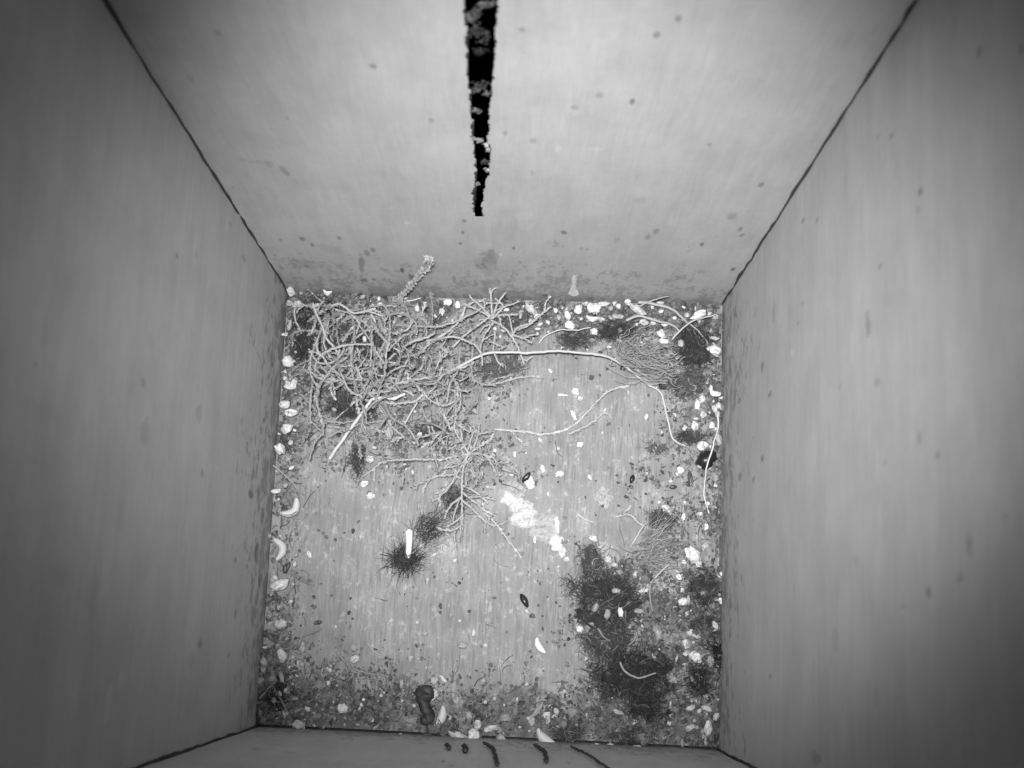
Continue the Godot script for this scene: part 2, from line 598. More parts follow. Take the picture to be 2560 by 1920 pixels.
func build_box() -> void:
	# dark specks and smudges seen on each wall: x, y, half width, half height, how dark, turn
	var far := [[932, 164, 9, 7, 0.6], [1305, 72, 9, 7, 0.7], [1640, 85, 10, 10, 0.6], [1695, 45, 11, 10, 0.6], [1580, 252, 8, 8, 0.5], [1498, 237, 10, 9, 0.75], [1435, 268, 10, 7, 0.75],
		[1077, 300, 8, 7, 0.75], [1262, 332, 7, 6, 0.75], [1332, 351, 10, 6, 0.75], [1329, 432, 6, 8, 0.8], [1773, 360, 8, 8, 0.75], [1902, 461, 7, 7, 0.6], [1160, 551, 7, 5, 0.6], [1156, 581, 5, 5, 0.55],
		[1150, 608, 5, 4, 0.6], [1409, 580, 10, 5, 0.5, 0.3], [1284, 620, 4, 4, 0.5], [1753, 611, 6, 6, 0.5], [1832, 673, 7, 6, 0.5], [1005, 676, 6, 6, 0.35], [1028, 690, 9, 7, 0.45], [932, 625, 7, 7, 0.6],
		[917, 632, 8, 9, 0.65], [903, 660, 8, 26, 0.62, 0.25], [755, 597, 9, 5, 0.6], [848, 594, 6, 5, 0.6], [780, 612, 5, 5, 0.6], [910, 700, 12, 5, 0.6], [935, 698, 6, 4, 0.6], [1135, 698, 6, 10, 0.7],
		[710, 427, 9, 14, 0.72, -0.5], [672, 410, 12, 9, 0.8], [605, 398, 10, 6, 0.85], [640, 404, 30, 5, 0.9], [580, 468, 4, 4, 0.75], [1850, 573, 7, 7, 0.6], [1853, 588, 8, 5, 0.6], [1830, 540, 14, 9, 0.8],
		[1600, 500, 20, 8, 0.88], [1540, 600, 12, 8, 0.85], [1640, 577, 8, 8, 0.7], [1620, 592, 8, 9, 0.75], [1452, 621, 8, 5, 0.75], [1467, 623, 5, 4, 0.75], [1300, 655, 4, 4, 0.7], [1280, 730, 30, 4, 0.85],
		[1362, 738, 9, 3, 0.5], [540, 80, 10, 9, 0.8], [475, 195, 8, 9, 0.85], [715, 295, 6, 6, 0.8], [1310, 130, 5, 5, 0.9], [700, 600, 5, 4, 0.6], [820, 620, 40, 12, 0.9, 0.3], [760, 660, 40, 14, 0.85],
		[1395, 372, 11, 10, 1.16], [1492, 372, 22, 6, 1.14], [1438, 282, 10, 8, 1.1], [1310, 540, 30, 14, 1.1], [1315, 565, 22, 12, 1.08], [1017, 556, 9, 4, 1.2], [1250, 636, 5, 4, 1.35], [1222, 642, 26, 22, 0.8], [1220, 660, 24, 34, 0.84], [1228, 634, 12, 12, 0.86], [1200, 655, 22, 16, 0.9]]
	var rt := [[2449, 125, 6, 18, 0.6], [2556, 115, 6, 20, 0.6], [2302, 477, 6, 12, 0.5], [2296, 522, 5, 9, 0.75], [2229, 339, 5, 8, 0.6], [2197, 340, 5, 10, 0.75], [2201, 663, 5, 9, 0.7], [2008, 550, 5, 7, 0.6],
		[2043, 550, 4, 7, 0.7], [2170, 812, 7, 36, 0.72], [2194, 955, 10, 14, 0.8], [2299, 1095, 6, 20, 0.78, -0.2], [2345, 1137, 7, 12, 0.7], [2515, 1288, 8, 16, 0.78], [2424, 1360, 8, 36, 0.72], [2402, 1445, 8, 12, 0.75],
		[2321, 1479, 8, 18, 0.68], [2260, 1514, 7, 9, 0.8], [2215, 1155, 9, 7, 0.85], [2100, 967, 5, 12, 0.85], [2007, 757, 4, 6, 0.75], [1996, 806, 4, 6, 0.75], [1925, 985, 5, 9, 0.6], [1906, 915, 5, 14, 0.6],
		[1848, 1000, 4, 8, 0.6], [1906, 1145, 4, 9, 0.6], [1850, 1190, 5, 12, 0.6], [1884, 1198, 4, 10, 0.65], [2090, 1600, 10, 40, 0.88], [2191, 1740, 8, 30, 0.88], [2040, 1895, 14, 20, 0.75], [1925, 1690, 4, 7, 0.7],
		[2140, 1400, 8, 20, 0.9], [2195, 1150, 4, 60, 1.12, -0.08], [2200, 1290, 3, 50, 1.12], [1980, 880, 5, 9, 1.15], [2130, 870, 6, 60, 1.06], [1935, 780, 4, 30, 0.8]]
	var lf := [[88, 910, 5, 9, 0.65], [358, 955, 7, 16, 0.8], [442, 640, 5, 9, 0.65], [490, 635, 5, 9, 0.85], [497, 1030, 8, 28, 0.82], [362, 1080, 12, 40, 0.84], [505, 1180, 5, 14, 0.72], [627, 1235, 8, 14, 0.5, 0.3],
		[645, 1230, 4, 26, 0.6], [588, 1400, 4, 10, 0.6], [617, 1416, 4, 8, 0.65], [499, 1610, 7, 12, 0.7], [479, 1650, 12, 22, 0.9], [660, 1050, 4, 6, 0.5], [673, 1090, 3, 5, 0.6], [682, 910, 3, 10, 0.6],
		[375, 850, 12, 20, 0.92], [300, 1290, 14, 60, 0.92, 0.2], [230, 1480, 14, 70, 0.9, -0.2], [150, 1440, 30, 30, 0.9], [110, 1030, 50, 30, 0.93], [270, 1760, 9, 60, 1.14, -0.3], [190, 1740, 9, 50, 1.1, -0.2],
		[300, 1700, 8, 30, 1.12], [540, 1165, 7, 8, 1.08], [110, 835, 10, 50, 0.9, -0.3], [575, 560, 5, 6, 0.8], [610, 645, 6, 12, 0.75], [655, 1290, 5, 30, 0.6], [640, 1380, 5, 30, 0.6], [650, 1450, 4, 20, 0.6]]
	var nr := [[1107, 1903, 6, 4, 0.6], [1125, 1915, 10, 3, 0.7], [1420, 1908, 7, 3, 0.7], [640, 1873, 8, 4, 0.7], [720, 1880, 20, 4, 0.85], [630, 1870, 6, 4, 0.7]]
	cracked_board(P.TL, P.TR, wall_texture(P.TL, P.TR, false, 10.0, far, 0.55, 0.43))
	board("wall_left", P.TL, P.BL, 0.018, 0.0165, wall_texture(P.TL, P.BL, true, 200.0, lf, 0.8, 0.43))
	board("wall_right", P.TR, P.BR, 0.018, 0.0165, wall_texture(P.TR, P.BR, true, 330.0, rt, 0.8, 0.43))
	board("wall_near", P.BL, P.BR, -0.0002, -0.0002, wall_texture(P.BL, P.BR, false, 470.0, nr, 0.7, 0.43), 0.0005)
	for c in [P.TL, P.TR, P.BR, P.BL]: joint(c)
	var m := mat(0.06, 0.8)
	var big := [P.TL + Vector3(-0.03, 0, -0.03), P.TR + Vector3(0.03, 0, -0.03), P.BR + Vector3(0.03, 0, 0.03), P.BL + Vector3(-0.03, 0, 0.03)]
	block("ceiling", big, TOP, TOP + 0.015, m)
	floor_board()

# dark grimy joint in an upright corner of the box
func joint(c: Vector3) -> void:
	var s := Shape.new()
	var p := PackedVector3Array()
	for i in 90:
		var y := lerpf(-0.001, TOP, i / 89.0)
		p.append(Vector3(0.0004 * nz(y * 9000.0, c.x * 9e4), y, 0.0004 * nz(y * 9000.0, c.z * 9e4 + 50.0)))
	s.tube(p, 0.00048, 0.00048, 7)
	for i in s.v.size(): s.v[i] += s.n[i] * 0.0008 * nz(s.v[i].y * 30000.0, i % 7 * 60.0, c.x * 9e4)
	var o := obj("wall_joint", s.mesh(), mat(0.06, 0.95, 0.15))
	o.position = c
	o.set_meta("kind", "structure")

func floor_board() -> void:
	var w := 1400
	var t := PackedFloat32Array()
	t.resize(w * w)
	# texture coordinates run over a square of 160 mm, x to the side and z towards the near wall
	var o: Vector3 = P.TL + Vector3(-0.012, 0, -0.008)
	for y in w:
		var z := float(y) / w * 160.0
		for x in w:
			var xx := float(x) / w * 160.0 + z * 0.045 + 0.6 * nz(z * 4.0, x * 0.1)
			var g := nz(xx * 70.0, z * 7.0)                     # hard and soft fibres
			var g2 := nz(xx * 130.0, z * 13.0, 30.0)
			var g3 := nz(xx * 30.0, z * 3.0, 60.0)
			var val := 0.185 * (1.0 + 0.2 * g + 0.42 * g2 * clampf(0.7 + 1.3 * nz(xx * 9.0, z * 9.0, 210.0), 0.1, 1.4) + 0.14 * g3)
			var dust := nz(xx * 7.0, z * 7.0, 90.0)
			var fine := nz(xx * 90.0, z * 80.0, 15.0)
			val *= 1.0 + 0.34 * dust * (0.8 + fine) + 0.10 * fine
			var tint := nz(xx * 26.0, z * 26.0, 120.0) + 0.7 * nz(xx * 70.0, z * 60.0, 140.0)
			if tint > 0.28: val *= lerpf(1.0, 1.55, clampf((tint - 0.28) * 2.0, 0, 1))    # chalky rubbed-in flecks
			# trodden-in soil: patches with torn outlines
			var soil := nz(xx * 12.0, z * 12.0, 170.0) + 0.55 * nz(xx * 45.0, z * 40.0, 190.0) + 0.4 * fine
			var p: Vector3 = o + Vector3(float(x) / w * 0.16, 0, float(y) / w * 0.16)
			var px: float = (p.x - P.TL.x) / (P.TR.x - P.TL.x)
			var zf: float = lerpf(P.TL.z, P.TR.z, clampf(px, 0.0, 1.0))
			var pz: float = (p.z - zf) / (lerpf(P.BL.z, P.BR.z, clampf(px, 0.0, 1.0)) - zf)
			var need := 0.75
			need = minf(need, 0.75 - smoothstep(0.70 + 0.09 * sin(PI * px), 0.97, pz) * 1.15)
			need = minf(need, 0.1 + maxf(0.0, px - 0.04) * 9.0)
			need = minf(need, 0.05 + maxf(0.0, 0.93 - px) * 7.0)
			need = minf(need, 0.1 + maxf(0.0, Vector2(maxf(0.0, px - 0.38), maxf(0.0, pz - 0.27)).length()) * 4.0)
			need = minf(need, 0.0 + Vector2(maxf(0.0, 0.76 - px), maxf(0.0, 0.68 - pz)).length() * 6.0)
			need = minf(need, -0.05 + maxf(0.0, pz - 0.09) * 8.0)
			if soil > need: val *= lerpf(1.0, 0.5, clampf((soil - need) * 2.2, 0.0, 1.0))
			t[y * w + x] = val
	var m := mat(1.0, 0.7, 0.4)
	m.albedo_texture = texture(w, w, t)
	m.texture_repeat = false
	var q := [P.TL + Vector3(0.0002, 0, 0.0009), P.TR + Vector3(-0.0003, 0, 0.0009), P.BR + Vector3(-0.0003, 0, -0.0007), P.BL + Vector3(0.0002, 0, -0.0007)]
	var uv := []
	for p in q: uv.append(Vector2((p.x - o.x) / 0.16, (p.z - o.z) / 0.16))
	block("floor", q, -0.012, 0.0, m, uv)

func build_kit() -> void:
	kit.lumps = []
	for i in 7: kit.lumps.append(lump(20.0 + i * 37.0, 0.7, 0.8, 12))
	kit.curls = []
	for i in 5: kit.curls.append(curl(15.0 + i * 61.0, 0.45 + 0.12 * i))
	kit.beans = [bean(0.75, 4.0), bean(0.3, 90.0)]
	kit.tones = []
	for l in [0.17, 0.24, 0.33, 0.46, 0.60]:
		var tm := mat(l, 0.6, 0.45)
		tm.vertex_color_use_as_albedo = true
		kit.tones.append(tm)
	kit.film = mat(0.34, 0.7, 0.3)
	kit.film.vertex_color_use_as_albedo = true
	kit.dark = mat(0.035, 0.45, 0.5)
	kit.darker = mat(0.012, 0.35, 0.5)

# ---- the far board, split by a crack that runs right through the wood and closes at its lower end
func cracked_board(a: Vector3, b: Vector3, tex: Texture2D) -> MeshInstance3D:
	var rows := [[-40, 1157, 1247], [0, 1160, 1246], [60, 1163, 1243], [90, 1164, 1240], [135, 1168, 1236], [170, 1167, 1233], [200, 1169, 1232], [240, 1172, 1230], [275, 1175, 1226], [305, 1179, 1224], [335, 1178, 1221],
		[352, 1183, 1222], [380, 1186, 1226], [405, 1187, 1225], [425, 1190, 1222], [450, 1187, 1215], [475, 1184, 1212], [500, 1182, 1209], [525, 1181, 1206], [536, 1180, 1206], [541, 1181, 1206]]
	var n := inward(a, b)
	var t := (b - a).normalized()
	var len := a.distance_to(b)
	var thick := 0.016
	var steps := 260
	var lf := []                                            # the two lips of the crack, from its end upwards
	var rt := []
	for i in range(steps, -1, -1):
		var y := lerpf(-40.0, 541.0, float(i) / steps)
		var q := 0
		while q < rows.size() - 2 and rows[q + 1][0] < y: q += 1
		var f: float = (y - rows[q][0]) / (rows[q + 1][0] - rows[q][0])
		var yb := floorf(y / 11.0 + 0.6 * nz(y * 3.0, 400.0)) * 11.0
		var xl := lerpf(rows[q][1], rows[q + 1][1], f) + 9.0 * nz(yb * 40.0, 300.0) + 4.5 * nz(y * 22.0, 8.0) + 4.5 * nz(y * 110.0, 18.0)
		var xr := lerpf(rows[q][2], rows[q + 1][2], f) + 9.0 * nz(yb * 40.0, 500.0) + 4.5 * nz(y * 22.0, 88.0) + 4.5 * nz(y * 110.0, 98.0)
		lf.append(on_wall(a, b, xl, y)); rt.append(on_wall(a, b, xr, y))
	lf.append(Vector3(lf[-1].x, TOP, lf[-1].z)); rt.append(Vector3(rt[-1].x, TOP, rt[-1].z))
	var s := Shape.new()
	var uv := func(p: Vector3) -> Vector2: return Vector2((p - a).dot(t) / len, 1.0 - p.y / TOP)
	var face := func(p0: Vector3, p1: Vector3, p2: Vector3, p3: Vector3, nn: Vector3) -> void:
		s.quad(p0, p1, p2, p3, nn, [uv.call(p0), uv.call(p1), uv.call(p2), uv.call(p3)])
	var at_y := func(p: Vector3, y: float) -> Vector3: return Vector3(p.x, y, p.z)
	var shear := Vector3(0, -0.058, 0)                      # the split runs down through the wood
	var low := -0.012
	for back in 2:
		var o := -n * thick * back
		var sh := shear * back
		var nn := n if back == 0 else -n
		for i in lf.size() - 1:
			var l0: Vector3 = lf[i] + sh - t * 0.0024 * back
			var l1: Vector3 = lf[i + 1] + sh - t * 0.0024 * back
			var r0: Vector3 = rt[i] + sh
			var r1: Vector3 = rt[i + 1] + sh
			face.call(at_y.call(a, l0.y) + o, l0 + o, l1 + o, at_y.call(a, l1.y) + o, nn)
			face.call(r0 + o, at_y.call(b, r0.y) + o, at_y.call(b, r1.y) + o, r1 + o, nn)
		var le: Vector3 = lf[0] + sh - t * 0.0024 * back
		var re: Vector3 = rt[0] + sh
		face.call(at_y.call(a, low) + o, at_y.call(le, low) + o, le + o, at_y.call(a, le.y) + o, nn)
		face.call(at_y.call(le, low) + o, at_y.call(re, low) + o, re + o, le + o, nn)
		face.call(at_y.call(re, low) + o, at_y.call(b, low) + o, at_y.call(b, re.y) + o, re + o, nn)
	for i in lf.size() - 1:                                 # inside of the crack
		var d: Vector3 = shear - n * thick
		face.call(lf[i], lf[i + 1], lf[i + 1] + d - t * 0.0024, lf[i] + d - t * 0.0024, t)
		face.call(rt[i], rt[i + 1], rt[i + 1] + d, rt[i] + d, -t)
	face.call(lf[0], rt[0], rt[0] + shear - n * thick, lf[0] + shear - n * thick - t * 0.0024, Vector3.UP)
	for e in [a, b]:
		face.call(at_y.call(e, low), at_y.call(e, TOP), at_y.call(e, TOP) - n * thick, at_y.call(e, low) - n * thick, (e - (a + b) * 0.5).normalized())
	var m := mat(1.0, 0.75, 0.35)
	m.albedo_texture = tex
	m.texture_repeat = false
	var board_ := obj("wall_far", s.mesh(), m)
	board_.set_meta("kind", "structure")
	# torn splinters that bridge the crack
	var pale := Shape.new()
	for q in [[1215, 12, 20, 0.12, 9.0], [1175, 50, 16, 0.10, 12.0], [1185, 35, 14, 0.07, 14.0], [1205, 90, 18, 0.05, 16.0], [1190, 75, 14, 0.05, 14.0], [1200, 215, 16, 0.06, 12.0], [1188, 225, 8, 0.08, 9.0], [1216, 235, 8, 0.1, 5.0], [1190, 276, 8, 0.14, 5.0], [1182, 347, 5, 0.2, 4.0],
		[1198, 351, 7, 0.3, 4.0], [1217, 362, 5, 0.4, 5.0], [1221, 375, 4, 0.35, 4.0], [1193, 460, 4, 0.2, 3.0], [1219, 425, 4, 0.3, 4.0], [1214, 405, 10, 0.05, 6.0], [1200, 130, 14, 0.03, 10.0]]:
		for i in 44:
			pale.tone = q[3] * rng.randf_range(0.6, 2.0)
			var c := on_wall(P.TL, P.TR, q[0] + rng.randfn() * q[2] * 0.55, q[1] + rng.randfn() * q[4] * 0.5, -0.0012 + rng.randf() * 0.0014)
			var d := Vector3(rng.randfn(), rng.randfn() * 1.2, 0.0).normalized() * 0.0009 + n * 0.0002 * rng.randfn()
			pale.blade(c - d * 0.5, d, Vector3(d.y, -d.x, 0).normalized() * 0.00016)
	obj("splinters", pale.mesh(), toned(0.9, 0.2), board_).set_meta("kind", "stuff")
	return board_

func build_moss() -> void:
	var m := toned(0.75, 0.35)
	m.backlight_enabled = true
	m.backlight = Color(0.15, 0.15, 0.15)
	var k := 3.687
	var A := func(a: Array, ox: float, oy: float, sc: float, hs: Array) -> PackedVector3Array:
		var out := []
		for i in range(0, a.size(), 2):
			out.append_array([ox + a[i] / sc, oy + a[i + 1] / sc, hs[mini(i / 2, hs.size() - 1)]])
		return path(out)
	# -- the big tangle by the corner
	var big := base("moss_tangle", on_floor(950, 900, 0.0))
	for q in [[480, 460, 600, 370, 760, 295, 880, 370, 960, 375, 1080, 345, 1150, 400, 1190, 470], [885, 385, 905, 520, 905, 640], [890, 390, 1000, 470, 1070, 560], [1070, 470, 1065, 660, 1060, 850], [1130, 400, 1160, 520, 1240, 620],
		[1080, 480, 1170, 610, 1330, 740], [540, 950, 570, 800, 680, 720, 860, 670, 1000, 670, 1080, 660], [570, 800, 530, 960, 500, 1180, 500, 1380], [400, 1110, 540, 1260, 610, 1360, 620, 1500], [450, 900, 540, 960, 660, 1010],
		[640, 400, 670, 440, 640, 560, 620, 650], [700, 440, 750, 380, 790, 400, 740, 450], [790, 460, 880, 400], [800, 640, 880, 520], [1330, 790, 1360, 700, 1450, 640, 1580, 600, 1650, 560], [1300, 490, 1500, 500, 1700, 500, 1900, 430, 2060, 350],
		[1880, 720, 1860, 900, 1790, 1020, 1760, 1200], [2000, 690, 1990, 950, 2080, 1030, 2200, 1040], [1680, 1030, 1760, 1080, 1960, 1100], [1240, 1100, 1450, 1030, 1640, 1030, 1720, 950, 1830, 910], [1190, 1200, 1240, 1330, 1400, 1440, 1500, 1600],
		[580, 880, 720, 880, 880, 860], [700, 990, 900, 1000, 1000, 1000], [960, 980, 1020, 1110, 1200, 1100], [830, 800, 880, 870, 930, 900, 980, 1000], [880, 870, 920, 740], [1190, 860, 1300, 850, 1330, 790], [1340, 780, 1480, 760, 1560, 700, 1600, 640],
		[1640, 740, 1700, 700, 1760, 760, 1700, 800], [1600, 820, 1600, 960, 1650, 1030], [1830, 1080, 1840, 1300, 1830, 1440, 1890, 1560], [1700, 1260, 1640, 1100], [500, 1360, 620, 1370, 770, 1390], [880, 1490, 950, 1600, 960, 1700], [620, 1060, 700, 1000, 690, 1100, 740, 1180],
		[1440, 1200, 1520, 1180, 1600, 1110], [1610, 190, 1625, 340, 1625, 490], [1290, 230, 1380, 330, 1420, 440], [660, 1520, 800, 1450, 860, 1440]]:
		frond(big, A.call(q, 640.0, 680.0, k, [3.0, 8.0, 11.0, 10.0, 9.0, 8.0, 5.0]), 0.0005, 0.0011, 1.2, m, rng.randf_range(0.26, 0.36), q.size() / 7)
	for i in 74:
		var c: Array = [[880, 900, 90, 60], [960, 930, 100, 55], [1060, 870, 85, 70], [1010, 990, 100, 45], [860, 840, 80, 60]][i % 5]
		frond(big, wander(c[0] + rng.randfn() * c[2] * 0.75, c[1] + rng.randfn() * c[3] * 0.75, rng.randf_range(1.0, 10.0), rng.randf_range(80, 210), rng.randf() * TAU, rng.randf_range(-3.6, 3.6), 8), rng.randf_range(0.00024, 0.00046), rng.randf_range(0.0008, 0.0013), 1.3, m, rng.randf_range(0.2, 0.38), i % 2)
	tag(big, "large tangle of pale feathery moss in the corner under the bent straw", "moss")
	# -- star of shoots at the foot of the far wall
	var star := base("moss_sprig", on_floor(1232, 800, 0.0))
	for q in [[40, 400, 30, 260, 15, 130], [40, 400, 80, 280, 150, 180], [40, 400, 130, 300, 60, 230], [30, 420, 110, 460, 190, 540, 260, 650, 310, 800], [60, 520, 50, 680, 90, 780, 130, 810], [150, 640, 90, 670], [40, 400, -80, 330, -200, 280],
		[40, 400, -60, 300, -160, 210], [60, 380, 160, 370, 240, 370], [240, 500, 330, 470, 420, 400, 540, 300], [50, 430, -40, 560, -70, 700], [200, 560, 260, 480, 350, 450], [190, 540, 300, 570, 380, 610]]:
		frond(star, A.call(q, 1220.0, 680.0, 3.456, [6.0, 8.0, 9.0, 8.0, 5.0]), 0.00045, 0.001, 1.2, m, 0.34, 1)
	tag(star, "star-shaped pale moss sprig at the foot of the wall below the black crack", "moss")
	# -- the bristly clump near the middle of the floor
	var mid := base("moss_clump", on_floor(1165, 1140, 0.0))
	for q in [[1950, 130, 1900, 350, 1900, 700, 1890, 900], [1950, 130, 1820, 150, 1700, 180, 1640, 150, 1620, 60], [1940, 150, 1850, 300, 1700, 330, 1620, 340], [1880, 250, 1800, 400, 1700, 500, 1700, 600], [1900, 780, 1820, 830, 1680, 820], [1900, 520, 1800, 600, 1740, 700],
		[1900, 480, 2000, 560, 2100, 640, 2210, 700], [1905, 560, 2000, 640, 2100, 740, 2200, 800], [1900, 420, 2010, 470, 2120, 560], [1960, 120, 2060, 60, 2150, 0, 2200, -80], [1960, 130, 2080, 130, 2200, 170], [1640, 180, 1400, 180, 1180, 200, 1080, 270, 980, 340],
		[1900, 700, 1830, 760, 1760, 800], [1860, 300, 1740, 480, 1680, 480], [1960, 130, 1900, 0, 1890, -150]]:
		frond(mid, A.call(q, 640.0, 1100.0, k, [5.0, 6.0, 4.0, 2.0]), 0.00042, 0.0011, 1.2, m, 0.34, 1)
	for i in 34:
		frond(mid, wander(1165 + rng.randfn() * 45, 1135 + rng.randfn() * 40, rng.randf_range(0.8, 5.0), rng.randf_range(40, 110), rng.randf() * TAU, rng.randf_range(-1.6, 1.6)), rng.randf_range(0.00026, 0.00036), 0.0012, 1.1, m, rng.randf_range(0.26, 0.36), 1)
	tag(mid, "bristly pale moss clump on the bare floor above the white quill", "moss")
	# -- lone shoots
	var lone := [[[1237, 1073, 1307, 1079, 1365, 1085, 1423, 1070, 1466, 1033, 1489, 1007, 1524, 978, 1573, 963], 0.44, "long moss shoot curving over bare floor under the arched stalk"],
		[[1423, 1085, 1460, 1068, 1489, 1050, 1512, 1028], 0.4, "short moss shoot lying beside the long curving shoot"],
		[[1220, 960, 1249, 957, 1307, 943, 1359, 943], 0.36, "straggling moss shoot trailing out of the tangle over bare floor"],
		[[1215, 1285, 1240, 1310, 1270, 1350, 1305, 1395], 0.42, "faint moss shoot on the floor beside the white droppings"],
		[[1540, 1292, 1575, 1287, 1600, 1310, 1650, 1330], 0.4, "short pale moss shoot pointing to the comb-like tuft"],
		[[850, 1640, 880, 1670, 930, 1685, 965, 1690, 980, 1720], 0.26, "dull moss shoot in the soil before the dark curl"]]
	for l in lone:
		var a := []
		for i in range(0, l[0].size(), 2): a.append_array([l[0][i], l[0][i + 1], 1.2 + 1.2 * sin(i * 0.7)])
		var c := path(a)
		var node := base("moss_shoot", c[0])
		frond(node, c, 0.00036, 0.0013, 1.1, m, l[1] * 0.95, 1)
		tag(node, l[2], "moss")
	# -- the mossy strand that leans on the far wall
	var s := Shape.new()
	var w := PackedVector3Array()
	for q in [[988, 752, 0.003], [1010, 733, 0.0022], [1030, 710, 0.0018], [1050, 685, 0.0016], [1066, 669, 0.0018], [1075, 660, 0.0022], [1073, 648, 0.003], [1062, 648, 0.0035]]:
		w.append(on_wall(P.TL, P.TR, q[0], q[1], q[2]))
	s.tone = 0.36
	var node2 := base("moss_strand", w[0])
	shoot(s, local(w, w[0]), 0.0006, 0.0014, 1.2)
	obj("frond", s.mesh(), m, node2)
	tag(node2, "pale hooked moss strand leaning up against the wall with the black crack", "moss")

func build_stems() -> void:
	stem("grass_stalk", [1096, 940, 6, 1155, 913, 8, 1196, 891, 9, 1237, 881, 10, 1330, 882, 10, 1394, 878, 10, 1480, 885, 9, 1524, 894, 8, 1567, 919, 6, 1599, 946, 4, 1625, 964, 3, 1651, 981, 2.4, 1660, 1010, 2, 1671, 1056, 1.4, 1683, 1097, 1, 1712, 1114, 0.8], 7.5, 0.56, "long arched pale grass stalk reaching over the bare floor", "grass stalk")
	stem("straw", [824, 1146, 1.0, 860, 1095, 3.0, 900, 1040, 5.0, 925, 1004, 6.5, 936, 996, 7, 962, 995, 7.5, 987, 995, 8, 1012, 986, 8.5], 9.5, 0.66, "bent pale straw sticking out of the moss tangle", "straw", "", 0.8)
	stem("thin_stem", [1794, 1036, 4, 1795, 1070, 4, 1787, 1100, 6.5, 1778, 1132, 7.2, 1767, 1167, 6.5, 1761, 1216, 3, 1761, 1245, 2, 1776, 1291, 1], 4.5, 0.75, "thin white stem crossing over the glossy black seed", "stem")
	stem("thin_stem", [1347, 857, 2, 1365, 839, 3, 1399, 825, 5, 1440, 825, 6, 1476, 819, 6], 4.0, 0.6, "thin curved stem among white chips below the far wall", "stem")
	stem("thin_stem", [1680, 848, 5, 1706, 822, 6, 1729, 804, 7, 1764, 793, 6, 1790, 787, 6], 5.0, 0.5, "thin straight stem running into the corner under a big white chip", "stem")
	stem("thin_stem", [1726, 810, 5, 1747, 830, 5, 1767, 854, 4, 1767, 876, 3], 4.0, 0.4, "short drooping stem over dark litter in the corner", "stem")
	stem("flat_stalk", [1596, 755, 5, 1640, 761, 6, 1683, 775, 6, 1706, 796, 5, 1718, 807, 4], 9.0, 0.4, "curved grey stalk lying along the wall in the corner", "stalk")
	stem("flat_stalk", [1567, 800, 4, 1600, 790, 5, 1640, 802, 5, 1680, 812, 4, 1700, 830, 3], 8.0, 0.4, "grey stalk bent over chips in the corner", "stalk")
	stem("thin_stem", [1640, 1455, 4, 1626, 1460, 5, 1626, 1500, 4.5, 1632, 1528, 3], 4.0, 0.36, "thin stem hanging down beside the dark fluff", "stem")
	stem("thin_stem", [1673, 1410, 4, 1650, 1432, 5, 1626, 1458, 5], 4.5, 0.55, "thin pale stem at the lower end of the comb-like tuft", "stem")
	stem("thin_stem", [1610, 1312, 1, 1590, 1345, 2, 1576, 1368, 1], 5.0, 0.55, "short pale stem on bare floor left of the comb-like tuft".replace("left of", "beside"), "stem")
	stem("thin_stem", [1444, 1284, 0.6, 1460, 1298, 1, 1484, 1306, 0.6], 3.5, 0.65, "tiny pale sliver on the bare floor amid wood grain", "stem")
	stem("thin_stem", [870, 1020, 2, 830, 1062, 3, 888, 1050, 4], 3.5, 0.5, "fine stem under the bent straw", "stem")
	stem("thin_stem", [660, 1680, 2, 700, 1745, 2, 728, 1800, 1.5, 733, 1825, 1], 6.0, 0.2, "dull stem in the soil by the dark corner opposite the crack", "stem")
	stem("thin_stem", [650, 1745, 2, 672, 1720, 2, 690, 1700, 2, 676, 1672, 2], 6.0, 0.22, "dull curled stem in the soil under a grey chip", "stem")
	stem("thin_stem", [920, 1608, 0.8, 935, 1630, 1.2, 955, 1638, 0.8], 4.5, 0.42, "tiny bent sliver on the floor between soil and bare wood", "stem")
	stem("thin_stem", [672, 1278, 0.5, 655, 1300, 4], 3.0, 0.3, "hair-thin stem leaning on the wall beside a bent chip", "stem")
	stem("thin_stem", [676, 1158, 3, 720, 1195, 1, 745, 1225, 1, 765, 1256, 1], 5.0, 0.36, "grey stem by the wall above the bent bean-like chip", "stem")
	stem("thin_stem", [1012, 1058, 3, 1030, 1028, 5, 1046, 1000, 6], 5.0, 0.62, "short pale straw piece inside the moss tangle", "stem")
	stem("thin_stem", [1017, 752, 3, 1036, 750, 3, 1052, 745, 3], 4.0, 0.65, "short bright sliver at the foot of the far wall".replace("far wall", "wall with the crack"), "stem")
	stem("thin_stem", [1600, 765, 5, 1640, 748, 9, 1672, 741, 13], 4.0, 0.5, "pale sliver pointing up against the wall in the corner", "stem")
	# dark slivers that lean on the near wall
	var dk := [[[1210, 1857], [1232, 1872], [1243, 1911], 8.5, "dark upright sliver stuck on the wall opposite the crack"], [[1338, 1862], [1362, 1880], [1366, 1903], 9.0, "short dark stub stuck on the wall opposite the crack"],
		[[1428, 1866], [1475, 1890], [1530, 1928], 6.5, "dark slanting stalk leaning on the wall opposite the crack"], [[1116, 1862], [1121, 1866], [1123, 1870], 11.0, "small dark crumb stuck low on the wall opposite the crack"], [[1161, 1864], [1164, 1870], [1163, 1876], 13.0, "square dark crumb stuck low on the wall opposite the crack"]]
	for d in dk:
		var p := PackedVector3Array()
		for i in 3: p.append(on_wall(P.BL, P.BR, d[i][0], d[i][1], 0.0008))
		var o := p[0]
		var s := Shape.new()
		var pp := smooth_path(local(p, o), 0.0007)
		for i in pp.size(): pp[i] += Vector3(nz(i * 60.0, d[3] * 70.0), 0, 0) * 0.0004
		s.tube(pp, d[3] * 0.5 * 0.000112, d[3] * 0.5 * 0.000112, 4)
		for i in s.v.size(): s.v[i] += Vector3(nz(i * 170.0, 7.0), nz(i * 130.0, 77.0), 0.4 * nz(i * 150.0, 47.0)) * 0.0005
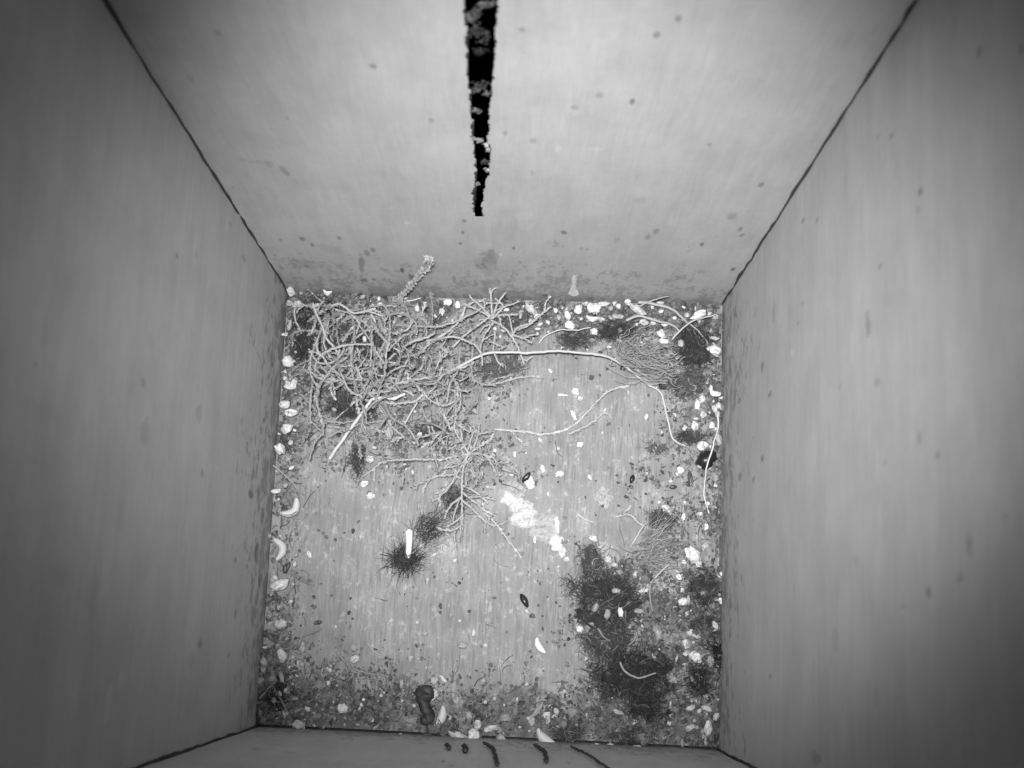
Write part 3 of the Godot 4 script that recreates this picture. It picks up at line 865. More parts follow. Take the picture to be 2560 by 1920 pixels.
		var mi := obj("dark_sliver", s.mesh(), mat(0.06, 0.95, 0.15))
		mi.position = o
		tag(mi, d[4], "sliver")
	# white dropping that ran down the far wall
	var s2 := Shape.new()
	var runs := [[1438, 684, 5], [1436, 695, 6], [1435, 705, 6], [1434, 715, 6], [1433, 724, 8], [1434, 731, 13], [1434, 736, 12]]
	var n := inward(P.TL, P.TR)
	var o2 := on_wall(P.TL, P.TR, 1434, 736)
	var fine := 6
	for i in (runs.size() - 1) * fine + 1:
		var f := float(i) / fine
		var a: int = mini(int(f), runs.size() - 2)
		f -= a
		for j in 9:
			var u := j / 8.0 - 0.5
			var wd := lerpf(runs[a][2], runs[a + 1][2], f) * (1.0 + 0.5 * nz(i * 50.0, 3.0 if j < 4 else 60.0))
			var q := on_wall(P.TL, P.TR, lerpf(runs[a][0], runs[a + 1][0], f) + u * 2.0 * wd, lerpf(runs[a][1], runs[a + 1][1], f), 0.0)
			s2.add(q - o2 + n * (0.0006 * (1.0 - 4.0 * u * u) * (0.9 + 0.7 * nz(i * 60.0, j * 70.0)) + 0.00004), n)
	for i in (runs.size() - 1) * fine:
		for j in 8:
			var a := i * 9 + j
			s2.tri(a, a + 1, a + 10); s2.tri(a, a + 10, a + 9)
	smooth_normals(s2)
	var dr := obj("dropping_streak", s2.mesh(), mat(0.68, 0.7))
	dr.position = o2
	tag(dr, "white dropping that ran down the wall beneath the black crack", "dropping")

func build_fluff() -> void:
	fluff("dark_fluff_or_shade", 1515, 1505, 98, 82, 7.0, 1100, 32, 0.045, "dark matted fluff holding grey and white chips by the bare floor")
	fluff("dark_fluff_or_shade", 1477, 1410, 26, 44, 5.0, 300, 30, 0.08, "dark fluff spike standing on top of the chip-filled fluff")
	fluff("dark_fluff_or_shade", 1515, 1600, 66, 46, 4.5, 460, 32, 0.06, "thin dark fluff between two matted dark heaps")
	fluff("dark_fluff_or_shade", 1585, 1685, 100, 66, 7.0, 1100, 42, 0.032, "largest dark fluff heap with a pale curved fibre on it")
	fluff("dark_fluff_or_shade", 1618, 1760, 62, 42, 5.0, 500, 32, 0.03, "dark fluff lying towards the wall opposite the crack")
	fluff("dark_fluff_or_shade", 1762, 1480, 42, 62, 7.0, 380, 27, 0.05, "dark fluff against the wall beside the white crumb heap")
	fluff("dark_fluff_or_shade", 1748, 1550, 40, 30, 5.0, 200, 27, 0.05, "small dark fluff against the wall below the fluff with round chips")
	fluff("dark_fluff_or_shade", 1800, 1640, 22, 60, 6.0, 220, 40, 0.02, "narrow black fluff squeezed along the wall")
	fluff("dark_fluff_or_shade", 1745, 1700, 22, 40, 5.0, 160, 40, 0.03, "black fluff drop hanging under a big white chip")
	fluff("dark_fluff_or_shade", 772, 850, 55, 75, 5.0, 500, 36, 0.05, "dark debris and painted shade in the corner behind the moss tangle")  # dark debris, its tone also painting the shade of the corner hollow
	fluff("dark_fluff_or_shade", 800, 770, 60, 26, 4.0, 260, 30, 0.05, "painted shade of dark fibres along the wall foot under arched moss")  # dark fibres painting the shaded gap under the moss arch
	fluff("moss_shade", 890, 895, 150, 95, 2.6, 900, 45, 0.055, "dark fibre mat painting the shade under the large pale tangle", 0.0001, "moss")  # near-black layer added to paint the shaded gaps between the fronds
	fluff("dark_fluff_or_shade", 880, 1020, 70, 30, 3.0, 300, 36, 0.06, "dark fibres as painted shade under the bent straw")  # dark patch standing in for the shaded pocket here
	fluff("dark_fluff_or_shade", 895, 1150, 18, 55, 2.5, 140, 24, 0.06, "thin streak of painted shade below the straw's end")  # shadow stripe put in as dark fibres
	fluff("dark_fluff_or_shade", 1245, 920, 75, 34, 4.0, 200, 33, 0.13, "grey dark fluff under the arched grass stalk")
	fluff("dark_fluff_or_shade", 1735, 870, 52, 70, 6.0, 480, 33, 0.05, "dark fluff in the corner beside the swirl of hair")
	fluff("dark_fluff_or_shade", 1715, 965, 55, 34, 6.0, 340, 30, 0.10, "grey matted fluff below the swirl of hair")
	fluff("dark_fluff_or_shade", 1540, 830, 55, 24, 4.0, 260, 30, 0.05, "dark fluff among chips at the far wall foot".replace("far wall foot", "foot of the wall with the crack"))
	fluff("dark_fluff_or_shade", 1440, 850, 48, 20, 3.0, 220, 30, 0.07, "dark fluff beside the thin curved stem")
	fluff("dark_fluff_or_shade", 1085, 1080, 60, 30, 3.0, 160, 30, 0.08, "dark pocket of painted shade in the lower moss tangle")  # shade between the fronds, drawn with dark fibres
	fluff("dark_fluff_or_shade", 1140, 1255, 30, 40, 2.5, 200, 24, 0.06, "painted shade under the bristly moss clump")  # shade beneath the clump, put into dark fibre colour
	fluff("dark_fluff_or_shade", 1655, 1300, 34, 22, 4.0, 220, 27, 0.07, "dark fluff beneath a bright white chip by the comb-like tuft")
	fluff("dark_fluff_or_shade", 1640, 1120, 40, 16, 1.5, 60, 24, 0.12, "thin grey fluff at the lower end of the arched stalk")
	fluff("dark_fluff_or_shade", 1725, 1095, 42, 18, 2.5, 160, 24, 0.06, "dark fluff beside the glossy black seed")
	fluff("dark_fluff_or_shade", 690, 1740, 32, 46, 3.0, 220, 40, 0.03, "dark fluff in the soil by the dullest corner")
	fluff("dark_fluff_or_shade", 1420, 1830, 40, 16, 3.0, 140, 40, 0.06, "dark fluff among pale chips at the wall opposite the crack")
	fluff("dark_fluff_or_shade", 1580, 1840, 50, 18, 3.0, 160, 40, 0.05, "dark fluff behind three chips at the wall opposite the crack")
	# pale hair: the swirl in the corner and the comb-like tuft
	hair_tuft([1690, 905], 105, [1690, 880], "pale swirl of fine hair over the arched stalk's bend", true)
	hair_tuft([1665, 1380], 85, [1665, 1380], "comb-like tuft of grey hair near the wall", false)
	# curved pale fibres on the dark heap
	stem("pale_fibre", [1550, 1655, 10, 1562, 1678, 11, 1585, 1692, 11, 1605, 1694, 11, 1640, 1682, 10], 5.5, 0.30, "pale curved fibre lying on the largest dark fluff heap", "fibre")
	stem("pale_fibre", [1495, 1570, 7, 1508, 1592, 7, 1525, 1603, 6], 5.0, 0.24, "short grey fibre on thin dark fluff between the heaps", "fibre")
	stem("pale_fibre", [1592, 1583, 6, 1585, 1602, 6, 1572, 1614, 5], 5.0, 0.24, "grey fibre bent round the edge of thin dark fluff", "fibre")
	# the small feather: white quill standing in a dark tuft
	var o := on_floor(1014, 1400, 0.0)
	var node := base("down_feather", o)
	var q := local(path([1020, 1392, 1.2, 1022, 1372, 3.0, 1023, 1350, 5.5, 1023, 1327, 7.5]), o)
	var s := Shape.new()
	s.tube(smooth_path(q, 0.0008), 0.00085, 0.0011, 12)
	obj("quill", s.mesh(), mat(0.85, 0.35, 0.5), node)
	var b := Shape.new()
	for i in 900:
		var near := i % 3 != 0
		var c := Vector3(rng.randfn() * 0.0022, rng.randf() * 0.003, rng.randfn() * 0.0018) if near else Vector3(0.0066 + rng.randfn() * 0.0022, rng.randf() * 0.002, -0.0085 + rng.randfn() * 0.0026)
		var a := rng.randf() * TAU if near else -0.8 + rng.randfn() * 0.8
		var l := rng.randf_range(0.0012, 0.0062)
		var p := PackedVector3Array()
		for j in 5:
			p.append(c)
			c += Vector3(cos(a), rng.randfn() * 0.3 - 0.12, sin(a)) * l / 4.0
			c.y = maxf(c.y, 0.0002)
			a += rng.randfn() * 0.25
		b.tone = rng.randf_range(0.012, 0.09)
		hairs(b, p, 0.00007)
	obj("barbs", b.mesh(), toned(0.9, 0.2), node).set_meta("kind", "stuff")
	tag(node, "small dark down feather with a stout white quill on bare floor", "feather")

func hair_tuft(c: Array, n: int, piv: Array, label: String, swirl: bool) -> void:
	var o := on_floor(c[0], c[1], 0.0)
	var node := base("hair_tuft", o)
	var s := Shape.new()
	for i in n:
		var a := []
		if swirl:
			var r := rng.randf_range(20, 112)
			var t0 := rng.randf_range(0.9, 3.4)
			var sp := rng.randf_range(0.4, 1.3)
			var ox := rng.randfn() * 16.0
			var oy := rng.randfn() * 12.0
			var dr := rng.randfn() * 16.0
			var hh := rng.randf_range(2.0, 9.0)
			for j in 7:
				var t := t0 + sp * j / 6.0
				a.append_array([piv[0] - 30 + ox + cos(t) * (r + dr * j / 6.0) * 1.15 + rng.randfn() * 5.0, piv[1] - 10 + oy + sin(t) * (r + dr * j / 6.0) * 0.62 + rng.randfn() * 4.0, hh + sin(j * 0.5) * 1.2])
		else:
			var f := rng.randf()
			var x := 1612.0 + rng.randfn() * 7.0
			var y := 1330.0 + f * 95.0
			var l := rng.randf_range(45, 110)
			var g := -0.42 + rng.randfn() * 0.5
			for j in 6:
				var t := j / 5.0
				a.append_array([x + cos(g) * l * t, y + sin(g) * l * t + 9.0 * sin(t * 4.0 + f * 30.0), 1.0 + 3.5 * sin(t * 2.6) * rng.randf_range(0.7, 1.2)])
		s.tone = rng.randf_range(0.14, 0.34)
		s.tube(local(smooth_path(path(a), 0.0012), o), rng.randf_range(0.0001, 0.0002) * (1.0 if swirl else 0.75), 0.00007, 4, false)
	obj("hairs", s.mesh(), toned(0.6, 0.5), node).set_meta("kind", "stuff")
	tag(node, label, "hair tuft")

# ---- white chips: x, y, width, length, turn in degrees, tone 0..4
func build_chips() -> void:
	var C := [728,730,23,22,0,4, 724,760,19,18,0,2, 747,760,20,21,0,3, 753,733,9,10,0,2, 819,736,26,18,0,4, 907,742,16,13,0,2, 948,746,9,10,0,4, 951,764,17,15,0,4, 1001,753,15,15,0,4, 1043,771,13,17,0,4, 1003,788,16,9,0,4,
		1120,755,24,20,0,4, 1105,779,17,17,0,4, 1146,763,16,24,0,4, 1060,799,18,14,0,2, 724,814,10,27,15,2, 713,836,20,10,0,3, 744,833,15,14,0,2, 719,904,32,32,0,4, 713,946,15,12,0,3, 728,961,31,28,0,4, 711,1012,25,24,0,4, 731,1034,38,22,15,4,
		793,995,14,30,0,4, 717,1071,32,30,0,4, 727,1107,14,14,0,3, 700,1123,26,30,0,4, 911,848,10,15,0,4, 972,835,9,20,0,3, 857,906,13,10,0,3, 853,921,13,6,0,4, 1048,1087,13,18,20,3, 936,1119,13,10,0,3, 972,1084,20,36,5,2, 835,1023,9,11,0,2, 1223,996,9,10,0,4,
		923,1147,23,20,0,3, 914,1210,24,17,0,4, 927,1238,22,18,0,4, 713,1214,14,17,-30,2, 690,1229,25,15,-15,4, 773,1387,11,18,-20,4, 700,1463,40,28,-35,4, 690,1446,18,12,30,3, 674,1340,12,10,0,2, 1125,1161,15,14,0,3, 1208,1263,9,17,0,4, 1032,1181,7,12,0,4,
		870,1175,7,7,0,3, 1067,1453,16,20,0,2, 1085,1387,24,8,-30,3, 674,1539,13,16,0,1, 691,1537,8,11,0,2, 1266,774,15,10,0,4, 1327,773,36,22,30,3, 1302,790,8,22,10,2, 1370,806,10,13,0,4, 1420,790,17,24,-10,4, 1427,815,30,24,20,4, 1344,822,15,7,0,4,
		1446,775,24,24,0,4, 1460,761,22,12,-20,3, 1483,770,36,24,0,4, 1509,761,28,15,-10,3, 1480,800,36,18,5,4, 1485,829,19,18,0,4, 1547,765,14,13,0,4, 1567,760,22,20,0,4, 1593,774,48,22,35,3, 1544,791,32,12,0,2, 1651,757,20,8,0,3, 1611,807,26,17,0,3,
		1654,835,26,25,0,4, 1657,854,30,17,0,4, 1703,859,20,19,0,2, 1747,788,38,24,-35,4, 1790,794,14,15,0,2, 1787,846,21,10,0,3, 1790,877,34,28,-20,4, 1771,871,13,13,0,4, 1761,911,25,14,-20,3, 1697,893,24,11,-20,4, 1718,911,9,22,10,4, 1614,938,10,10,0,4,
		1686,940,17,5,-10,3, 1790,985,30,17,10,4, 1778,972,10,19,0,4, 1755,995,17,24,0,4, 1741,1010,17,38,10,4, 1797,1017,18,23,0,3, 1787,1024,13,20,-20,3, 1758,1036,19,19,0,3, 1794,1037,14,16,0,2, 1738,1066,20,26,0,4, 1777,1063,18,20,0,4, 1712,1071,14,14,0,4,
		1797,1100,16,32,0,2, 1755,1115,28,30,0,4, 1686,1034,9,8,0,4, 1616,1043,10,14,30,4, 1376,927,9,14,-40,4, 1440,978,22,19,0,4, 1450,995,18,14,0,4, 1408,987,28,6,0,4, 1434,1039,10,26,-20,4, 1352,1101,10,16,-30,4, 1506,1082,6,7,0,4, 1451,1111,21,14,-20,4,
		1395,1121,9,9,0,4, 1289,1134,12,19,0,4, 1571,981,7,17,0,3, 1547,851,13,8,0,3, 1521,868,17,8,0,3, 1278,1184,18,15,0,3, 1249,1184,24,14,0,2, 1356,1172,11,28,-10,4, 1399,1184,24,19,0,4, 1475,1194,9,18,-20,4, 1370,1236,6,10,0,4, 1702,1177,18,22,0,4,
		1676,1203,9,9,0,4, 1789,1214,9,10,0,4, 1666,1275,24,34,-30,4, 1648,1256,8,9,0,4, 1712,1255,8,9,0,4, 1708,1295,10,22,10,4, 1750,1284,13,11,0,4, 1765,1317,13,18,0,4, 1483,1346,23,15,0,4, 1521,1398,19,17,0,4, 1537,1412,17,12,30,3, 1535,1433,18,10,-30,3,
		1732,1389,34,40,-30,4, 1709,1405,15,13,-30,4, 1747,1410,16,17,0,4, 1764,1366,20,20,0,3, 1697,1444,17,14,0,4, 1804,1434,11,12,0,4, 1653,1473,12,13,0,2, 1703,1476,11,15,20,3, 1709,1505,22,21,0,4, 1722,1501,9,22,0,2, 1802,1502,14,16,0,4, 1780,1514,18,18,0,2,
		1761,1482,22,16,0,1, 1540,1476,22,14,0,1, 1551,1531,13,20,0,4, 1518,1537,13,26,15,1, 1488,1521,15,28,30,1, 1599,1528,28,12,0,1, 1447,1572,17,20,0,4, 1336,1349,8,20,0,4, 1318,1528,13,11,0,3, 701,1561,30,20,-20,3, 674,1533,12,16,0,2, 707,1639,21,31,-20,3,
		756,1616,20,30,-15,2, 752,1656,22,21,0,2, 743,1630,20,8,30,1, 662,1619,11,7,0,3, 732,1643,8,8,0,3, 659,1656,18,18,0,2, 658,1674,16,15,0,1, 653,1700,20,20,0,1, 680,1697,17,16,0,1, 704,1691,11,32,-20,1, 721,1726,17,25,-25,1, 737,1747,17,8,0,1,
		685,1752,10,15,0,1, 716,1783,20,18,0,2, 748,1812,34,20,10,3, 746,1775,26,8,-25,1, 756,1785,10,10,0,1, 791,1792,24,18,-15,1, 856,1772,25,20,-10,4, 831,1770,13,8,0,1, 908,1749,8,8,0,4, 904,1762,9,9,0,4, 808,1818,7,7,0,2, 862,1812,9,7,0,2,
		894,1812,11,6,0,2, 836,1797,7,6,0,2, 863,1795,9,6,0,2, 889,1647,22,22,20,3, 1025,1647,21,17,0,2, 1067,1668,11,9,0,3, 1043,1556,9,11,0,3, 1150,1552,9,11,0,3, 1184,1582,8,15,10,4, 1156,1614,22,18,0,2, 1063,1584,14,12,0,2, 1108,1697,9,22,-40,4,
		1085,1700,19,17,0,3, 1076,1715,8,9,0,3, 1085,1736,24,24,0,4, 1004,1711,10,19,0,2, 1138,1749,19,17,0,2, 1210,1700,11,13,0,2, 1213,1755,10,9,0,3, 1135,1671,6,27,10,2, 1184,1836,30,36,0,4, 1147,1841,48,20,12,3, 1193,1812,20,27,0,3, 1173,1789,19,17,0,2,
		1228,1821,34,14,-20,3, 1228,1859,28,17,0,3, 1083,1851,19,8,20,2, 1031,1849,7,6,0,3, 1045,1846,11,6,0,3, 1001,1836,9,6,0,3, 1449,1573,16,20,0,4, 1485,1564,8,17,-20,2, 1739,1642,36,25,20,4, 1776,1651,18,25,0,2, 1712,1610,22,28,0,3, 1734,1587,32,14,25,3,
		1734,1607,8,9,0,3, 1736,1616,8,8,0,3, 1789,1564,14,21,-20,3, 1761,1538,34,15,0,1, 1729,1769,25,15,-20,3, 1767,1771,28,18,20,3, 1790,1792,14,22,40,3, 1725,1820,28,16,-30,3, 1771,1824,19,42,10,4, 1767,1849,12,16,0,2, 1592,1869,30,16,0,4, 1528,1866,18,16,0,3,
		1492,1866,18,20,-20,3, 1603,1840,14,14,0,2, 1705,1859,7,17,0,2, 1391,1779,12,17,0,3, 1368,1801,15,21,0,2, 1330,1803,18,25,0,2, 1344,1775,12,42,40,2, 1269,1792,30,22,0,1, 1234,1821,30,12,0,2, 1252,1845,20,19,0,2, 1266,1859,20,13,0,2, 1233,1859,30,10,0,2,
		1535,1723,8,9,0,3, 1640,1706,34,24,0,1, 1654,1716,8,15,0,4, 1680,1694,28,26,30,1, 1634,1587,12,18,0,1, 1546,1781,24,12,20,2, 1791,1709,12,14,0,1, 1237,1746,9,8,0,3]
	var ang := {"far": "against the wall with the black crack", "moss": "by the wall beside the moss tangle", "seed": "by the wall beside the glossy black seed", "near": "by the wall opposite the black crack", "mid": "out on the open floor"}
	var words := ["dull grey", "grey", "pale grey", "off-white", "white"]
	var marks := [[718, 727, "by the corner behind the moss tangle"], [846, 770, "under the arched moss shoot"], [990, 760, "at the foot of the hooked moss strand"], [1130, 765, "between the hooked strand and the star-shaped sprig"], [1250, 796, "by the star-shaped moss sprig"], [1330, 790, "at the wall foot beside the star-shaped sprig"], [1400, 830, "by the thin curved stem"], [1480, 775, "at the wall foot above the dark leaf scrap"], [1510, 836, "by the dark leaf scrap"],
		[1630, 770, "by the curved grey stalk along the wall"], [1660, 850, "on the swirl of hair"], [1700, 905, "below the swirl of hair"], [1790, 780, "in the corner beside the swirl of hair"], [1785, 870, "by the wall beside the swirl of hair"], [1780, 990, "by the wall below the swirl of hair"], [1740, 1040, "among chips above the glossy black seed"], [1755, 1115, "beside the glossy black seed"], [1700, 1190, "below the glossy black seed"], [1666, 1270, "above the comb-like hair tuft"], [1750, 1290, "by the wall beside the comb-like tuft"],
		[1732, 1389, "in the white heap by the comb-like tuft"], [1500, 1390, "beside the dark fluff spike"], [1520, 1515, "caught in the matted dark fluff"], [1447, 1572, "at the edge of the dark fluff"], [1640, 1710, "on the largest dark fluff heap"], [1700, 1480, "in dark fluff against the wall"], [1795, 1490, "squeezed between dark fluff and wall"], [1740, 1620, "beside the narrow black fluff"], [1311, 1520, "by the single dark oval seed"], [1320, 1230, "by the crusted white droppings"], [1400, 1360, "by the dropping trail"],
		[1200, 1140, "by the bristly moss clump"], [1050, 1380, "near the white quill"], [920, 1200, "below the dark streak by the straw"], [800, 1000, "by the bent straw"], [960, 860, "inside the moss tangle"], [1050, 1090, "under the lower moss tangle"], [1062, 1765, "by the dark twisted curl"], [1180, 1840, "in the pale heap at the wall opposite the crack"], [1245, 1850, "above the dark upright sliver"], [1350, 1800, "above the short dark stub"], [1530, 1860, "above the dark slanting stalk"], [1760, 1810, "in the corner beyond the largest dark fluff"],
		[650, 1690, "by the wall near the dullest corner"], [720, 1790, "in the dullest corner"], [860, 1790, "in the soil between dullest corner and curl"], [693, 1400, "by the crescent-shaped chip"], [705, 1235, "by the bent bean-like chip"], [715, 1040, "by the wall beside the straw"], [720, 900, "by the wall beside the moss tangle"], [720, 1620, "by the wall where soil meets bare floor"], [1450, 1000, "on bare floor under the arched stalk"], [1420, 1180, "on bare floor between droppings and comb-like tuft"], [1150, 1600, "on bare floor where the soil begins"], [900, 1640, "in thin soil beside bare floor"]]
	var place := func(px: float, py: float) -> String:
		var best := 1e9
		var out := ""
		for q in marks:
			var dd := Vector2(px - q[0], py - q[1]).length()
			if dd < best:
				best = dd
				out = q[2]
		return out
	for i in range(0, C.size(), 6):
		var px: float = C[i]
		var py: float = C[i + 1]
		var w: float = C[i + 2]
		var l: float = C[i + 3]
		var zone := "mid"
		if py < 885: zone = "far"
		elif px < 800: zone = "moss"
		elif px > 1640 and py < 1800: zone = "seed"
		elif py > 1690: zone = "near"
		var big := maxf(w, l)
		var size := "large" if big > 27 else ("tiny" if big < 13 else "small")
		var sh: Mesh
		var kind := "chip"
		if (i / 6) % 3 == 1 and big > 14:
			sh = kit.curls[(i / 6) % 5]; kind = "curled shaving"
		else:
			sh = kit.lumps[(i / 6) % 7]
		var h := 0.0
		if zone == "far": h = 0.0034
		elif px < 735 or px > 1770: h = 0.0024
		elif py > 1690: h = 0.0014
		elif px > 1440 and px < 1600 and py > 1465 and py < 1560: h = 0.0068
		elif px > 1620 and px < 1690 and py > 1690 and py < 1720: h = 0.0062
		elif px > 1690 and py > 1440 and py < 1520: h = 0.0045
		elif px > 830 and px < 1240 and py < 1130: h = 0.003
		var called := "curled_shaving" if kind != "chip" else "wood_chip"
		chip(called, sh, px, py, w * 1.08, l * 1.08, deg_to_rad(C[i + 4]) + (rng.randf() * 6.0 if absf(w - l) < 4 else 0.0), kit.tones[C[i + 5]],
			"%s %s %s %s" % [size, words[C[i + 5]], kind, place.call(px, py)], "chip" if kind == "chip" else "shaving", "chips " + place.call(px, py), h, 0.62 if kind == "chip" else 0.5)
	for i in 64:
		var at: Array = [rng.randf_range(1300, 1800), 764 + absf(rng.randfn()) * 38.0] if i % 2 == 0 else ([rng.randf_range(690, 745), rng.randf_range(760, 1800)] if i % 4 == 1 else [rng.randf_range(1735, 1800), rng.randf_range(820, 1830)])
		var zn := "far" if i % 2 == 0 else ("moss" if i % 4 == 1 else "seed")
		chip("wood_chip", kit.lumps[i % 7], at[0], at[1], rng.randf_range(7, 19 if i % 2 == 0 else 12), rng.randf_range(7, 17), rng.randf() * 6.0, kit.tones[2 + i % 3], "%s crumb-like chip %s" % [words[2 + i % 3], place.call(at[0], at[1])], "chip", "chips " + place.call(at[0], at[1]), 0.0025)
	# bent, bean-like pieces
	for b in [[721, 1264, 52, 0, -45, 3, "bent bean-like pale chip by the wall beside the moss tangle"], [688, 1374, 50, 0, -100, 3, "crescent-shaped pale chip curved away from the wall"], [1353, 1613, 40, 1, 60, 4, "white crescent sliver on bare floor beside dark fluff"],
		[1366, 1840, 52, 1, 40, 3, "long bent white chip by the wall opposite the crack"], [1098, 1789, 48, 1, -70, 3, "pale bent chip lying beside the dark twisted curl"]]:
		var o := obj("bent_chip", kit.beans[b[3]], kit.tones[b[5]])
		o.position = on_floor(b[0], b[1], 0.0022)
		o.basis = Basis(Vector3.UP, -deg_to_rad(b[4])) * Basis.from_scale(Vector3.ONE * b[2] * 0.000125)
		tag(o, b[6], "chip")
	# crusted white droppings, flat and uneven
	for d in [[1289, 1224, 30, 24, 2, "crumbly white dropping next to the dark seed husk"], [1269, 1247, 17, 18, 4, "small bright white dropping at the end of the crusted row"], [1304, 1273, 34, 30, 3, "largest crusted white dropping in the middle of the floor"],
		[1312, 1300, 34, 18, 3, "white smeared dropping below the largest crusted one"], [1365, 1320, 40, 34, 9, "thin greyish dropping film beside the crusted row"], [1392, 1312, 9, 20, 4, "narrow white rim on the greyish dropping film"], [1391, 1355, 19, 20, 4, "bright white dropping crumb at the end of the film"], [1405, 1379, 10, 13, 4, "small white dropping crumb trailing off the film"],
		[1417, 1398, 7, 7, 4, "last tiny white crumb of the dropping trail"], [1324, 1206, 15, 15, 4, "white dropping touching the dark seed husk"], [1509, 1242, 22, 26, 2, "faint pale dropping smear on bare wood grain"], [1509, 1376, 24, 24, 9, "pale dropping smear beside the dark fluff spike"], [1121, 1366, 22, 26, 9, "thin pale film on the floor near the white quill"], [1245, 1368, 12, 10, 2, "faint round pale spot on the bare floor"],
		[1195, 1120, 26, 16, 1, "grey crust under the bristly moss clump"]]:
		splat(d)

func splat(d: Array) -> void:
	var o := on_floor(d[0], d[1], 0.0)
	var s := Shape.new()
	var k := 0.000125
	var n := 12
	var m := 40
	var sd: float = d[0] * 7.0 + d[1]
	for i in n + 1:
		for j in m + 1:
			var a := TAU * (j % m) / m
			var q := float(i) / n
			var rim: float = 1.0 + 0.5 * nz(cos(a) * 80.0 + sd, sin(a) * 80.0) + 0.22 * nz(cos(a) * 330.0, sin(a) * 330.0 + sd)
			var x: float = cos(a) * d[2] * 1.0 * k * q * rim
			var z: float = sin(a) * d[3] * 1.0 * k * q * rim
			var y := (1.0 - pow(q, 4.0)) * (0.0004 + 0.0007 * maxf(0.0, 0.4 + nz(x * 130000.0 + sd, z * 130000.0)) + 0.0004 * nz(x * 420000.0, z * 420000.0, sd)) + 0.00003
			s.tone = clampf(0.9 + 0.6 * nz(x * 90000.0 + sd, z * 90000.0, 9.0) + 0.4 * nz(x * 300000.0, z * 300000.0, sd), 0.4, 1.0)
			s.add(Vector3(x, maxf(y, 0.00002), z), Vector3.UP)
	for i in n:
		for j in m:
			var a := i * (m + 1) + j
			s.tri(a, a + 1, a + m + 2); s.tri(a, a + m + 2, a + m + 1)
	smooth_normals(s)
	var r := obj("dropping", s.mesh(), kit.film if d[4] == 9 else kit.tones[d[4]])
	r.position = o
	tag(r, d[5], "dropping")

func build_dark_bits() -> void:
	# glossy seed and husks: x, y, width, length, turn
	for d in [[1765, 1151, 62, 46, -20, "big glossy black seed by the wall under the thin white stem", "seed"], [1315, 1194, 15, 34, 35, "dark seed husk touching the white droppings", "seed"], [1311, 1502, 17, 38, -30, "single dark oval seed on bare floor", "seed"], [1580, 1198, 13, 24, 20, "small dark husk on bare floor beside wood grain", "seed"],
		[1577, 1217, 14, 9, 10, "dark crumb touching the small husk", "crumb"], [670, 1490, 13, 13, 0, "black round crumb against the wall beside the moss tangle", "crumb"], [785, 1493, 9, 9, 0, "tiny black grain on the floor by a pale chip", "crumb"], [716, 1419, 18, 34, 25, "dark soft flake below the crescent chip", "flake"], [698, 1245, 18, 11, 15, "dark flake above the bent bean-like chip", "flake"],
		[1148, 1458, 8, 11, 20, "tiny dark grain beside the feather's bare floor", "crumb"], [1101, 1515, 9, 17, 0, "dark splinter-like grain on the bare floor", "crumb"], [1683, 1217, 20, 12, 0, "dark double crumb near the wall below the seed", "crumb"], [1726, 1195, 14, 50, -10, "dull dark flake strip beside the glossy black seed", "flake"], [1510, 836, 52, 16, -15, "dark leaf scrap among white chips", "leaf scrap"],
		[1654, 968, 26, 20, 30, "black leaf scrap where the arched stalk bends down", "leaf scrap"], [1558, 918, 18, 26, 20, "dark scrap under the arched stalk", "leaf scrap"], [1420, 1842, 44, 22, 25, "dark leaf scrap at the wall opposite the crack", "leaf scrap"], [1460, 1800, 40, 18, -10, "grey leaf scrap lying before the dark fluff", "leaf scrap"], [795, 1556, 22, 12, -10, "dark dirt flake on worn floor", "flake"], [1500, 938, 7, 7, 0, "tiny black dot-like grain under the arched stalk", "crumb"],
		[1440, 1360, 8, 8, 0, "dark grain beside the dropping trail", "crumb"], [1356, 1540, 6, 6, 0, "tiny grey grain below the single oval seed", "crumb"], [1327, 1540, 10, 9, 0, "grey grain at the end of the single oval seed", "crumb"]]:
		var seed_ok: bool = d[6] == "seed"
		chip("dark_seed" if seed_ok else ("leaf_scrap" if d[6] == "leaf scrap" else "dark_crumb"), lump(3.0, 0.8, 0.12, 14) if seed_ok else (kit.curls[int(d[0]) % 5] if d[6] == "leaf scrap" else kit.lumps[int(d[0]) % 7]), d[0], d[1], d[2], d[3], deg_to_rad(d[4]), kit.darker if seed_ok else kit.dark, d[5], d[6], "", 0.0, 0.7 if seed_ok else 0.35)
	# the dark twisted curl
	var c := path([1042, 1738, 2, 1056, 1728, 3.5, 1070, 1728, 4, 1078, 1736, 3, 1066, 1740, 3, 1054, 1750, 2.6, 1064, 1770, 2.6, 1072, 1790, 2.2, 1068, 1804, 1.8, 1056, 1800, 1.6])
	var o := c[4]; o.y = 0.0
	var s := Shape.new()
	var p := smooth_path(local(c, o), 0.0006)
	var r := PackedVector3Array()
	for i in p.size(): r.append(p[i] + Vector3(nz(i * 60.0, 4.0), nz(i * 60.0, 90.0), nz(i * 60.0, 170.0)) * 0.0006)
	s.tube(r, 0.0014, 0.0016, 10)
	for i in s.v.size():
		s.v[i] += s.n[i] * (0.0011 * nz(s.v[i].x * 90000.0, s.v[i].y * 90000.0, s.v[i].z * 90000.0) + 0.0004 * nz(i * 90.0, 4.0))
	smooth_normals(s)
	var m := obj("bark_curl", s.mesh(), mat(0.03, 0.6, 0.5))
	m.position = o
	tag(m, "dark twisted bark curl between two white chips on the soil", "bark curl")

